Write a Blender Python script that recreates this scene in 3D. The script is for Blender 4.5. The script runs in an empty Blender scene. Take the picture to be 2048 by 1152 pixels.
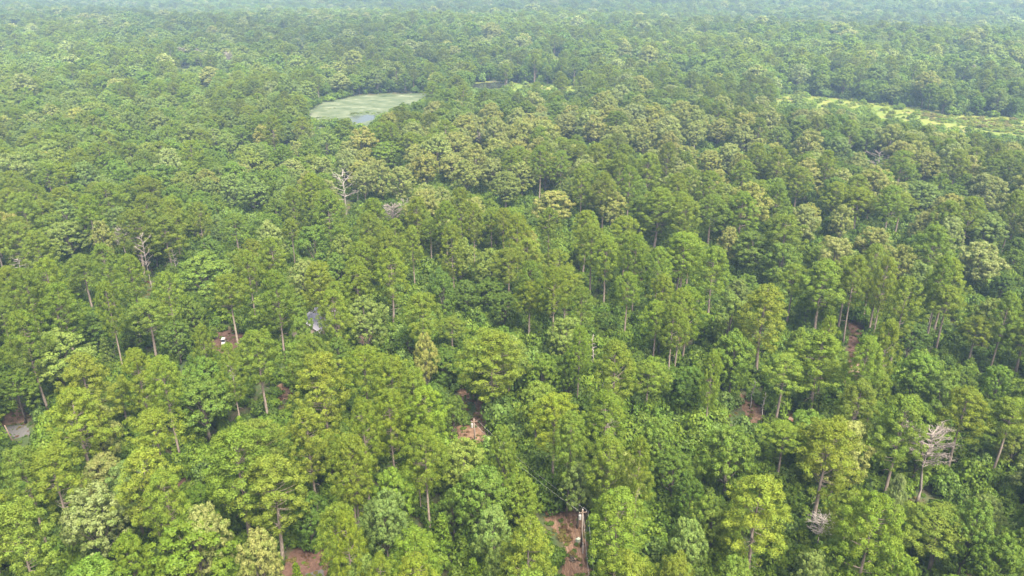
import bpy, math, random
import numpy as np
from mathutils import Vector

random.seed(7)
SC = bpy.context.scene
COL = SC.collection
R = math.radians

# ------------------------------------------------------------------ camera, sky, sun, exposure
CAM_H, PITCH, FPX = 85.0, R(23.4), 1520.0          # metres, radians, focal length in photo pixels (2048 wide)
cam_d = bpy.data.cameras.new('camera')
cam = bpy.data.objects.new('camera', cam_d)
COL.objects.link(cam)
cam.location = (0, 0, CAM_H)
cam.rotation_euler = (math.pi / 2 - PITCH, 0, 0)
cam_d.sensor_width = 36.0
cam_d.lens = 36.0 * FPX / 2048.0
cam_d.clip_start = 0.5
cam_d.clip_end = 9000.0
SC.camera = cam

SUN_EL, SUN_AZ = R(58), R(150)                      # azimuth clockwise from +Y: behind the camera, to the right
world = bpy.data.worlds.new('World')
SC.world = world
world.use_nodes = True
wn = world.node_tree
wn.nodes.clear()
w_out = wn.nodes.new('ShaderNodeOutputWorld')
w_bg = wn.nodes.new('ShaderNodeBackground')
w_sky = wn.nodes.new('ShaderNodeTexSky')
w_sky.sky_type = 'NISHITA'
w_sky.sun_disc = False
w_sky.sun_elevation = SUN_EL
w_sky.sun_rotation = SUN_AZ
w_sky.air_density = 1.0
w_sky.dust_density = 10.0
w_sky.ozone_density = 0.0
w_bg.inputs['Strength'].default_value = 0.15
wn.links.new(w_sky.outputs[0], w_bg.inputs['Color'])
wn.links.new(w_bg.outputs[0], w_out.inputs['Surface'])

sun_d = bpy.data.lights.new('sun', 'SUN')
sun_d.energy = 3.0
sun_d.angle = R(24)
sun_d.color = (1.0, 0.92, 0.76)
sun = bpy.data.objects.new('sun', sun_d)
COL.objects.link(sun)
sd = Vector((math.sin(SUN_AZ) * math.cos(SUN_EL), math.cos(SUN_AZ) * math.cos(SUN_EL), math.sin(SUN_EL)))
sun.rotation_euler = sd.to_track_quat('Z', 'Y').to_euler()

SC.view_settings.view_transform = 'Standard'
SC.view_settings.look = 'None'
SC.view_settings.exposure = 2.13
SC.view_settings.gamma = 1.0
SC.view_settings.use_curve_mapping = False
SC.render.engine = 'CYCLES'
cy = SC.cycles
cy.max_bounces = 4
cy.diffuse_bounces = 2
cy.glossy_bounces = 2
cy.transmission_bounces = 3
cy.transparent_max_bounces = 4
cy.volume_bounces = 0
cy.use_denoising = True
cy.use_light_tree = False
cy.use_adaptive_sampling = False
cy.sample_clamp_indirect = 6.0

# ------------------------------------------------------------------ pixel <-> place
FWD = np.array([0, math.cos(PITCH), -math.sin(PITCH)])
UP = np.array([0, math.sin(PITCH), math.cos(PITCH)])


def at(px, py, z=0.0):
    """the point of height z that the photo shows at (px, py)"""
    d = FWD + UP * (-(py - 576) / FPX) + np.array([(px - 1024) / FPX, 0, 0])
    t = (z - CAM_H) / d[2]
    return d[0] * t, d[1] * t


def proj(x, y, z):
    """photo pixel and depth of a place"""
    v = np.array([x, y, z - CAM_H])
    dz = v @ FWD
    return 1024 + FPX * v[0] / dz, 576 - FPX * (v @ UP) / dz, dz


def terrain(x, y):
    d = math.hypot(x, y)
    a = min(max((d - 380) / 500, 0), 1)
    return a * (4.0 * math.sin(x * 0.0061 + 1.3) * math.cos(y * 0.0053) + 5.0 * math.sin(y * 0.0087 + x * 0.003 + 0.7)
                + 2.0 * math.sin(x * 0.017) * math.sin(y * 0.013) + 3.0)


# ------------------------------------------------------------------ materials
def new_mat(name):
    m = bpy.data.materials.new(name)
    m.use_nodes = True
    nt = m.node_tree
    nt.nodes.clear()
    out = nt.nodes.new('ShaderNodeOutputMaterial')
    return m, nt, out


def N(nt, kind, **kw):
    n = nt.nodes.new(kind)
    for k, v in kw.items():
        setattr(n, k, v)
    return n


def leaf_material(name, transl=0.32, rough=0.6):
    m, nt, out = new_mat(name)
    L = nt.links.new
    tint = N(nt, 'ShaderNodeAttribute', attribute_type='INSTANCER', attribute_name='tint')
    var = N(nt, 'ShaderNodeAttribute', attribute_type='GEOMETRY', attribute_name='leaf_variation')
    sep = N(nt, 'ShaderNodeSeparateColor')
    L(var.outputs['Color'], sep.inputs[0])
    hsv = N(nt, 'ShaderNodeHueSaturation')
    hue = N(nt, 'ShaderNodeMapRange')
    hue.inputs['To Min'].default_value = 0.484
    hue.inputs['To Max'].default_value = 0.516
    L(sep.outputs[1], hue.inputs['Value'])
    val = N(nt, 'ShaderNodeMapRange')
    val.inputs['To Min'].default_value = 0.66
    val.inputs['To Max'].default_value = 1.36
    L(sep.outputs[0], val.inputs['Value'])
    L(hue.outputs[0], hsv.inputs['Hue'])
    L(val.outputs[0], hsv.inputs['Value'])
    patch = N(nt, 'ShaderNodeMixRGB')
    patch.inputs[2].default_value = (0.088, 0.132, 0.018, 1)       # green leaves left between the pale ones
    pm = N(nt, 'ShaderNodeMapRange')
    pm.inputs['From Min'].default_value = 0.45
    pm.inputs['From Max'].default_value = 0.9
    pm.inputs['To Max'].default_value = 0.75
    L(sep.outputs[2], pm.inputs['Value'])
    L(pm.outputs[0], patch.inputs[0])
    L(tint.outputs['Color'], patch.inputs[1])
    lum = N(nt, 'ShaderNodeSeparateColor')
    L(tint.outputs['Color'], lum.inputs[0])
    pale = N(nt, 'ShaderNodeMapRange')                              # only the pale-leaved trees are patchy
    pale.inputs['From Min'].default_value = 0.115
    pale.inputs['From Max'].default_value = 0.14
    L(lum.outputs[0], pale.inputs['Value'])
    pick_ = N(nt, 'ShaderNodeMixRGB')
    L(pale.outputs[0], pick_.inputs[0])
    L(tint.outputs['Color'], pick_.inputs[1])
    L(patch.outputs[0], pick_.inputs[2])
    L(pick_.outputs[0], hsv.inputs['Color'])
    p = N(nt, 'ShaderNodeBsdfPrincipled')
    p.inputs['Roughness'].default_value = rough
    p.inputs['Specular IOR Level'].default_value = 0.15
    L(hsv.outputs[0], p.inputs['Base Color'])
    tr = N(nt, 'ShaderNodeBsdfTranslucent')
    mul = N(nt, 'ShaderNodeMixRGB', blend_type='MULTIPLY')
    mul.inputs[0].default_value = 1.0
    mul.inputs[2].default_value = (1.15, 1.15, 0.55, 1)
    L(hsv.outputs[0], mul.inputs[1])
    L(mul.outputs[0], tr.inputs['Color'])
    mx = N(nt, 'ShaderNodeMixShader')
    mx.inputs[0].default_value = transl
    L(p.outputs[0], mx.inputs[1])
    L(tr.outputs[0], mx.inputs[2])
    L(mx.outputs[0], out.inputs['Surface'])
    return m


def noise_material(name, stops, scale, rough=0.9, detail=8.0, bump=0.0, stretch=(1, 1, 1), bump_scale=None, coords='Object', spec=0.2):
    """colour ramp over fractal noise: stops = [(position, rgb)]"""
    m, nt, out = new_mat(name)
    L = nt.links.new
    tc = N(nt, 'ShaderNodeTexCoord')
    mp = N(nt, 'ShaderNodeMapping')
    mp.inputs['Scale'].default_value = stretch
    L(tc.outputs[coords], mp.inputs[0])
    nz = N(nt, 'ShaderNodeTexNoise')
    nz.inputs['Scale'].default_value = scale
    nz.inputs['Detail'].default_value = detail
    nz.inputs['Roughness'].default_value = 0.65
    L(mp.outputs[0], nz.inputs['Vector'])
    cr = N(nt, 'ShaderNodeValToRGB')
    el = cr.color_ramp.elements
    while len(el) < len(stops):
        el.new(0.5)
    for e, (pos, c) in zip(el, stops):
        e.position = pos
        e.color = (*c, 1)
    L(nz.outputs['Fac'], cr.inputs[0])
    p = N(nt, 'ShaderNodeBsdfPrincipled')
    p.inputs['Roughness'].default_value = rough
    p.inputs['Specular IOR Level'].default_value = spec
    L(cr.outputs[0], p.inputs['Base Color'])
    if bump:
        b = N(nt, 'ShaderNodeBump')
        b.inputs['Strength'].default_value = bump
        b.inputs['Distance'].default_value = 0.2
        n2 = N(nt, 'ShaderNodeTexNoise')
        n2.inputs['Scale'].default_value = bump_scale or scale * 3
        n2.inputs['Detail'].default_value = 6
        L(mp.outputs[0], n2.inputs['Vector'])
        L(n2.outputs['Fac'], b.inputs['Height'])
        L(b.outputs[0], p.inputs['Normal'])
    L(p.outputs[0], out.inputs['Surface'])
    return m


M = {}
M['needles'] = leaf_material('pine_needles', 0.34, 0.65)
M['leaves'] = leaf_material('broad_leaves', 0.40, 0.55)
M['bark_pine'] = noise_material('pine_bark', [(0.3, (0.075, 0.060, 0.048)), (0.55, (0.155, 0.130, 0.108)), (0.75, (0.22, 0.19, 0.165))], 3.0, bump=0.5, stretch=(1, 1, 0.35))
M['bark_oak'] = noise_material('oak_bark', [(0.3, (0.06, 0.052, 0.042)), (0.7, (0.13, 0.115, 0.095))], 3.0, bump=0.5, stretch=(1, 1, 0.3))
M['dead_grey'] = noise_material('bleached_wood', [(0.3, (0.12, 0.108, 0.097)), (0.7, (0.26, 0.24, 0.22))], 2.5, bump=0.3, stretch=(1, 1, 0.3))
M['dead_pink'] = noise_material('dead_pine_wood', [(0.3, (0.095, 0.082, 0.073)), (0.7, (0.20, 0.178, 0.162))], 2.5, bump=0.3, stretch=(1, 1, 0.3))
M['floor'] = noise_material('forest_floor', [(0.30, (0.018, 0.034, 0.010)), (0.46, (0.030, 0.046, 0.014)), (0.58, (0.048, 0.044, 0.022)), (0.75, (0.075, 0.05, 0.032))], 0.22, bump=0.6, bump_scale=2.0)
M['red_dirt'] = noise_material('red_dirt', [(0.25, (0.045, 0.026, 0.016)), (0.42, (0.085, 0.051, 0.032)), (0.56, (0.12, 0.078, 0.050)), (0.72, (0.18, 0.125, 0.088))], 0.9, bump=0.6, bump_scale=5.0)
M['track'] = noise_material('rutted_red_dirt', [(0.28, (0.045, 0.026, 0.017)), (0.43, (0.090, 0.054, 0.035)), (0.55, (0.135, 0.087, 0.058)), (0.70, (0.21, 0.15, 0.108))], 1.0, bump=0.9, bump_scale=4.0, stretch=(2.2, 0.45, 1))
M['straw'] = noise_material('pine_straw', [(0.3, (0.034, 0.019, 0.014)), (0.5, (0.064, 0.037, 0.027)), (0.75, (0.105, 0.066, 0.05))], 1.6, bump=0.6, bump_scale=6.0)
M['sand'] = noise_material('pale_sand', [(0.3, (0.12, 0.08, 0.057)), (0.7, (0.21, 0.155, 0.115))], 1.6, bump=0.4)
M['asphalt'] = noise_material('worn_asphalt', [(0.3, (0.045, 0.045, 0.046)), (0.7, (0.08, 0.079, 0.077))], 2.5, bump=0.2)
M['meadow'] = noise_material('meadow_grass', [(0.30, (0.032, 0.058, 0.010)), (0.45, (0.066, 0.096, 0.012)), (0.56, (0.095, 0.106, 0.018)), (0.68, (0.095, 0.070, 0.034))], 0.055, bump=0.7, bump_scale=1.2, detail=10)
M['metal'] = noise_material('galvanised_roof', [(0.3, (0.15, 0.148, 0.18)), (0.7, (0.20, 0.20, 0.235))], 0.8, rough=0.45, spec=0.5)
M['board'] = noise_material('weathered_board', [(0.3, (0.17, 0.145, 0.12)), (0.7, (0.29, 0.25, 0.21))], 2.0, stretch=(1, 1, 0.2))
M['dark'] = noise_material('dark_opening', [(0.3, (0.02, 0.02, 0.02)), (0.7, (0.04, 0.035, 0.03))], 2.0)
M['glass'] = noise_material('dark_glass', [(0.3, (0.02, 0.025, 0.03)), (0.7, (0.03, 0.035, 0.04))], 1.0, rough=0.12, spec=0.5)
M['white'] = noise_material('white_paint', [(0.3, (0.27, 0.27, 0.265)), (0.7, (0.34, 0.34, 0.335))], 3.0, rough=0.45, spec=0.4)
M['pale_green'] = noise_material('pale_green_paint', [(0.3, (0.24, 0.28, 0.22)), (0.7, (0.32, 0.36, 0.29))], 3.0, rough=0.5)
M['pole'] = noise_material('creosote_pole', [(0.3, (0.09, 0.065, 0.05)), (0.7, (0.17, 0.13, 0.10))], 3.0, stretch=(1, 1, 0.2))
M['pole_grey'] = noise_material('grey_hardware', [(0.3, (0.17, 0.17, 0.17)), (0.7, (0.24, 0.24, 0.235))], 4.0, rough=0.5)
M['wire'] = noise_material('weathered_wire', [(0.3, (0.28, 0.29, 0.28)), (0.7, (0.38, 0.38, 0.37))], 4.0, rough=0.5)
M['rust'] = noise_material('rust_brown', [(0.3, (0.14, 0.06, 0.04)), (0.7, (0.24, 0.11, 0.07))], 3.0)
M['tyre'] = noise_material('black_rubber', [(0.3, (0.02, 0.02, 0.02)), (0.7, (0.035, 0.035, 0.035))], 3.0, rough=0.8)


POND = [(590, 226), (622, 207), (665, 196), (720, 187), (800, 184), (880, 183), (900, 192), (880, 205), (850, 235), (790, 268), (700, 270), (620, 255)]
_pp = [at(*p) for p in POND]
_pc = (sum(p[0] for p in _pp) / len(_pp), sum(p[1] for p in _pp) / len(_pp))
_po = at(725, 236)
POND_OPEN = (_po[0] - _pc[0], _po[1] - _pc[1], 0.35)


def pond_material():
    m, nt, out = new_mat('pond_water')
    L = nt.links.new
    tc = N(nt, 'ShaderNodeTexCoord')
    n1 = N(nt, 'ShaderNodeTexNoise')
    n1.inputs['Scale'].default_value = 0.11
    n1.inputs['Detail'].default_value = 10
    n1.inputs['Roughness'].default_value = 0.7
    mp = N(nt, 'ShaderNodeMapping')
    mp.inputs['Scale'].default_value = (0.7, 1.0, 1)
    L(tc.outputs['Object'], mp.inputs[0])
    L(mp.outputs[0], n1.inputs['Vector'])
    cr = N(nt, 'ShaderNodeValToRGB')
    el = cr.color_ramp.elements
    el.new(0.5)
    el.new(0.6)
    for e, (pos, c) in zip(el, [(0.34, (0.024, 0.036, 0.016)), (0.46, (0.048, 0.064, 0.032)), (0.56, (0.070, 0.084, 0.048)), (0.66, (0.125, 0.138, 0.095))]):
        e.position = pos
        e.color = (*c, 1)
    L(n1.outputs['Fac'], cr.inputs[0])
    weed = N(nt, 'ShaderNodeBsdfPrincipled')
    weed.inputs['Roughness'].default_value = 0.75
    weed.inputs['Specular IOR Level'].default_value = 0.08
    L(cr.outputs[0], weed.inputs['Base Color'])
    wat = N(nt, 'ShaderNodeBsdfPrincipled')
    wat.inputs['Base Color'].default_value = (0.03, 0.035, 0.025, 1)
    wat.inputs['Roughness'].default_value = 0.08
    wat.inputs['IOR'].default_value = 1.33
    n2 = N(nt, 'ShaderNodeTexNoise')
    n2.inputs['Scale'].default_value = 0.06
    n2.inputs['Detail'].default_value = 9
    n2.inputs['Roughness'].default_value = 0.62
    L(mp.outputs[0], n2.inputs['Vector'])
    # open water lies in the near corner of the pond, duckweed over the rest
    ds = N(nt, 'ShaderNodeVectorMath', operation='DISTANCE')
    ds.inputs[1].default_value = POND_OPEN
    L(tc.outputs['Object'], ds.inputs[0])
    mr = N(nt, 'ShaderNodeMapRange')
    mr.inputs['From Min'].default_value = 8
    mr.inputs['From Max'].default_value = 42
    mr.inputs['To Min'].default_value = 0.22
    mr.inputs['To Max'].default_value = -0.3
    L(ds.outputs['Value'], mr.inputs['Value'])
    ad = N(nt, 'ShaderNodeMath', operation='ADD')
    L(n2.outputs['Fac'], ad.inputs[0])
    L(mr.outputs[0], ad.inputs[1])
    st = N(nt, 'ShaderNodeMapRange')
    st.inputs['From Min'].default_value = 0.60
    st.inputs['From Max'].default_value = 0.66
    L(ad.outputs[0], st.inputs['Value'])
    mx = N(nt, 'ShaderNodeMixShader')
    L(st.outputs[0], mx.inputs[0])
    L(weed.outputs[0], mx.inputs[1])
    L(wat.outputs[0], mx.inputs[2])
    L(mx.outputs[0], out.inputs['Surface'])
    return m


M['pond'] = pond_material()
M['creek'] = noise_material('dark_backwater', [(0.4, (0.015, 0.016, 0.012)), (0.6, (0.03, 0.032, 0.022))], 0.2, rough=0.12, spec=0.5)


# ------------------------------------------------------------------ mesh helpers
class MB:
    """collects boxes, tubes and sheets into one mesh"""

    def __init__(self):
        self.v, self.f = [], []

    def add(self, vs, fs):
        b = len(self.v)
        self.v += [tuple(map(float, p)) for p in vs]
        self.f += [tuple(i + b for i in f) for f in fs]

    def tube(self, pts, radii, n=6, cap=True):
        pts = [Vector(p) for p in pts]
        rings = []
        for i, p in enumerate(pts):
            d = (pts[min(i + 1, len(pts) - 1)] - pts[max(i - 1, 0)])
            if d.length < 1e-6:
                d = Vector((0, 0, 1))
            q = d.to_track_quat('Z', 'Y')
            rings.append([p + q @ Vector((math.cos(2 * math.pi * k / n) * radii[i], math.sin(2 * math.pi * k / n) * radii[i], 0)) for k in range(n)])
        vs = [v for r in rings for v in r]
        fs = []
        for i in range(len(pts) - 1):
            for k in range(n):
                k2 = (k + 1) % n
                fs.append((i * n + k, i * n + k2, (i + 1) * n + k2, (i + 1) * n + k))
        if cap:
            fs.append(tuple(range(n - 1, -1, -1)))
            fs.append(tuple((len(pts) - 1) * n + k for k in range(n)))
        self.add(vs, fs)
        return self

    def box(self, c, s, rz=0.0, taper=1.0):
        cx, cy_, cz = c
        hx, hy, hz = s[0] / 2, s[1] / 2, s[2] / 2
        vs = []
        for z, k in ((-hz, 1.0), (hz, taper)):
            for x, y in ((-hx, -hy), (hx, -hy), (hx, hy), (-hx, hy)):
                x, y = x * k, y * k
                vs.append((cx + x * math.cos(rz) - y * math.sin(rz), cy_ + x * math.sin(rz) + y * math.cos(rz), cz + z))
        self.add(vs, [(3, 2, 1, 0), (4, 5, 6, 7), (0, 1, 5, 4), (1, 2, 6, 5), (2, 3, 7, 6), (3, 0, 4, 7)])
        return self

    def mesh(self, name, mat, smooth=True):
        me = bpy.data.meshes.new(name)
        me.from_pydata(self.v, [], self.f)
        me.materials.append(M[mat] if isinstance(mat, str) else mat)
        if smooth:
            me.polygons.foreach_set('use_smooth', [True] * len(me.polygons))
        me.update()
        return me

    def build(self, name, mat, parent=None, smooth=False):
        return link(name, self.mesh(name, mat, smooth), parent)


def link(name, data, parent=None):
    o = bpy.data.objects.new(name, data)
    COL.objects.link(o)
    if parent is not None:
        o.parent = parent
    return o


def tag(o, label=None, cat=None, group=None, kind=None):
    if label:
        o['label'] = label
    if cat:
        o['category'] = cat
    if group:
        o['group'] = group
    if kind:
        o['kind'] = kind
    return o


def empty(name, loc, rz=0.0):
    e = link(name, None)
    e.location = loc
    e.rotation_euler = (0, 0, rz)
    e.empty_display_size = 0.5
    return e


# ------------------------------------------------------------------ ground
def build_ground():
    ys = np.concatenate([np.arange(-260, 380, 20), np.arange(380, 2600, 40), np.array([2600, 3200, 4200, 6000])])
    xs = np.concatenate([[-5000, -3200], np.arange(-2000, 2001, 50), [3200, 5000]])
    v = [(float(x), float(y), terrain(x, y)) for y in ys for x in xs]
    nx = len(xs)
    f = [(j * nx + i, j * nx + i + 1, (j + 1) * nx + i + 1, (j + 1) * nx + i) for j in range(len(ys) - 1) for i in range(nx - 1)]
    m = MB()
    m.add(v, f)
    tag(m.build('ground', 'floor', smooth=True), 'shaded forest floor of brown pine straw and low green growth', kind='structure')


build_ground()


def sheet(name, mat, poly_px, lift, label, rough=0.8, sub=5, px=True, seed=1):
    """a sheet on the ground with a ragged outline; poly given in photo pixels of its ground corners"""
    rnd = random.Random(seed)
    pts = [at(*p) for p in poly_px] if px else poly_px
    cx = sum(p[0] for p in pts) / len(pts)
    cy_ = sum(p[1] for p in pts) / len(pts)
    ring = []
    for i, p in enumerate(pts):
        q = pts[(i + 1) % len(pts)]
        for k in range(sub):
            t = k / sub
            ring.append((p[0] + (q[0] - p[0]) * t + rnd.uniform(-rough, rough), p[1] + (q[1] - p[1]) * t + rnd.uniform(-rough, rough)))
    me = bpy.data.meshes.new(name)
    from mathutils.geometry import tessellate_polygon
    vs = [(x - cx, y - cy_, terrain(x, y) + lift) for x, y in ring]
    tris = tessellate_polygon([[Vector((v[0], v[1], 0)) for v in vs]])
    me.from_pydata(vs, [], [tuple(t) for t in tris])
    me.materials.append(M[mat])
    me.update()
    for p in me.polygons:
        if p.normal.z < 0:
            p.flip()
    o = link(name, me)
    o.location = (cx, cy_, 0)
    return tag(o, label, kind='structure')


sheet('dirt_track', 'track', [(1085, 1022), (1130, 1012), (1174, 1020), (1172, 1060), (1176, 1110), (1184, 1175), (1194, 1300), (1112, 1300), (1120, 1175), (1127, 1110), (1124, 1075), (1098, 1050)], 0.02,
      'red dirt track running up to the power pole at the bottom edge', 0.35)
sheet('dirt_path', 'red_dirt', [(895, 862), (925, 842), (946, 836), (956, 818), (945, 803), (925, 793), (905, 775), (912, 765), (930, 772), (952, 794), (975, 815), (976, 845), (965, 890), (935, 892), (900, 880)], 0.02,
      'narrow red dirt path bending past the short pole', 0.3)
sheet('bare_earth', 'straw', [(560, 1135), (590, 1095), (622, 1072), (650, 1080), (690, 1100), (735, 1105), (735, 1180), (640, 1200), (560, 1190)], 0.02, 'reddish pine-straw yard at the bottom edge', 0.5)
sheet('driveway', 'asphalt', [(612, 1148), (645, 1138), (660, 1200), (600, 1230)], 0.03, 'grey paved drive beside the reddish yard at the bottom edge', 0.15)
sheet('bare_earth', 'red_dirt', [(-30, 850), (5, 828), (30, 806), (50, 806), (55, 835), (40, 848), (0, 851)], 0.02, 'sandy red bank above the grey road', 0.4)
sheet('road', 'asphalt', [(-60, 858), (5, 855), (40, 850), (58, 852), (60, 872), (42, 875), (28, 878), (-60, 890)], 0.03, 'grey paved road glimpsed at the edge of the wood', 0.1)
sheet('bare_earth', 'straw', [(405, 672), (430, 664), (480, 660), (505, 668), (495, 685), (470, 700), (430, 715), (405, 705)], 0.02, 'reddish-brown clearing around the small white cart', 0.5)
sheet('bare_earth', 'red_dirt', [(548, 776), (562, 766), (582, 766), (584, 785), (572, 800), (550, 802)], 0.02, 'red earth patch among the pines', 0.4)
sheet('bare_earth', 'sand', [(716, 675), (728, 668), (744, 666), (746, 680), (730, 690), (716, 686)], 0.02, 'pale sandy patch under the grey-green trees', 0.3)
sheet('bare_earth', 'red_dirt', [(1470, 786), (1490, 790), (1512, 802), (1532, 825), (1524, 846), (1502, 846), (1486, 820)], 0.02, 'bright orange dirt bank between bare saplings', 0.3)
sheet('forest_road', 'straw', [(1690, 640), (1728, 640), (1730, 690), (1722, 720), (1724, 760), (1694, 760), (1698, 720), (1696, 690)], 0.02, 'dark reddish forest road under tall pines', 0.4)
sheet('bare_earth', 'sand', [(1696, 732), (1708, 726), (1722, 730), (1720, 752), (1702, 756)], 0.03, 'pale sand heap at the end of the forest road', 0.3)
sheet('bare_earth', 'sand', [(1346, 672), (1368, 668), (1372, 690), (1352, 696)], 0.02, 'pinkish bare patch beyond the row of tall trunks', 0.4)
sheet('bare_earth', 'straw', [(325, 952), (350, 945), (372, 950), (372, 985), (330, 985)], 0.02, 'dark reddish gap under the big pine', 0.3)
sheet('meadow', 'meadow', [(870, 205), (880, 168), (940, 158), (1100, 165), (1200, 170), (1300, 178), (1545, 186), (1650, 190), (1800, 208), (1900, 224), (2060, 232), (2400, 262), (2400, 330), (2060, 305), (1900, 285), (1700, 258), (1500, 238), (1250, 216), (1150, 205), (1000, 212)], 0.25,
      'yellow-green marshy meadow strip winding beyond the pines', 2.0)
pond = sheet('pond', 'pond', POND, 0.35, 'shallow weed-covered pond with bright open water along its near shore', 1.0)
sheet('creek_water', 'creek', [(925, 170), (945, 164), (990, 161), (1015, 164), (1010, 171), (985, 175), (940, 176)], 0.45, 'dark backwater between the marsh and the tall treeline', 0.8)


# ------------------------------------------------------------------ trees
def leaf_mesh(name, puffs, per_puff, lw, ll, mat, seed, up_bias=0.45, jitter=0.75, heart=None):
    """puffs: rows of x, y, z, rx, rz.  Every puff is a shell of small leaf sprays (quads)."""
    rng = np.random.default_rng(seed)
    P = np.asarray(puffs, float)
    n = len(P)
    size = (P[:, 3] / np.median(P[:, 3])) ** 1.6
    cnt = np.maximum((per_puff * size).astype(int), 6)
    idx = np.repeat(np.arange(n), cnt)
    T = len(idx)
    d = rng.normal(size=(T, 3))
    d[:, 2] += up_bias
    d /= np.linalg.norm(d, axis=1, keepdims=True)
    rad = rng.uniform(0.72, 1.06, T)
    c = P[idx, :3] + d * np.stack([P[idx, 3], P[idx, 3], P[idx, 4]], 1) * rad[:, None]
    nrm = d + rng.normal(size=(T, 3)) * jitter * 0.6
    if heart is not None:                                  # sprays also turn away from the heart of the crown, towards the light
        o = c - np.array(heart)
        nrm += o / np.linalg.norm(o, axis=1, keepdims=True) * 0.55
    nrm /= np.linalg.norm(nrm, axis=1, keepdims=True)
    a = rng.normal(size=(T, 3))
    u = np.cross(nrm, a)
    u /= np.linalg.norm(u, axis=1, keepdims=True)
    w = np.cross(nrm, u)
    s = rng.uniform(0.7, 1.35, T)[:, None]
    u, w = u * s * ll / 2, w * s * lw / 2
    droop = nrm * (ll * 0.18)
    V = np.stack([c - u, c + w + droop * 0.4, c + u - droop, c - w + droop * 0.4], 1).reshape(-1, 3)
    me = bpy.data.meshes.new(name)
    me.vertices.add(T * 4)
    me.vertices.foreach_set('co', V.ravel().astype(np.float32))
    me.loops.add(T * 4)
    me.loops.foreach_set('vertex_index', np.arange(T * 4, dtype=np.int32))
    me.polygons.add(T)
    me.polygons.foreach_set('loop_start', np.arange(0, T * 4, 4, dtype=np.int32))
    me.update(calc_edges=True)
    pv = rng.uniform(0, 1, n)
    ph = rng.uniform(0, 1, n)
    col = np.zeros((T, 4), np.float32)
    col[:, 0] = np.clip(0.38 * pv[idx] + 0.62 * rng.uniform(0, 1, T), 0, 1)
    col[:, 2] = np.clip(0.7 * rng.uniform(0, 1, n)[idx] + 0.3 * rng.uniform(0, 1, T), 0, 1)
    col[:, 1] = np.clip(0.55 * ph[idx] + 0.45 * rng.uniform(0, 1, T), 0, 1)
    col[:, 3] = 1
    at_ = me.attributes.new('leaf_variation', 'FLOAT_COLOR', 'FACE')
    at_.data.foreach_set('color', col.ravel())
    me.materials.append(M[mat])
    return me


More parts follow.
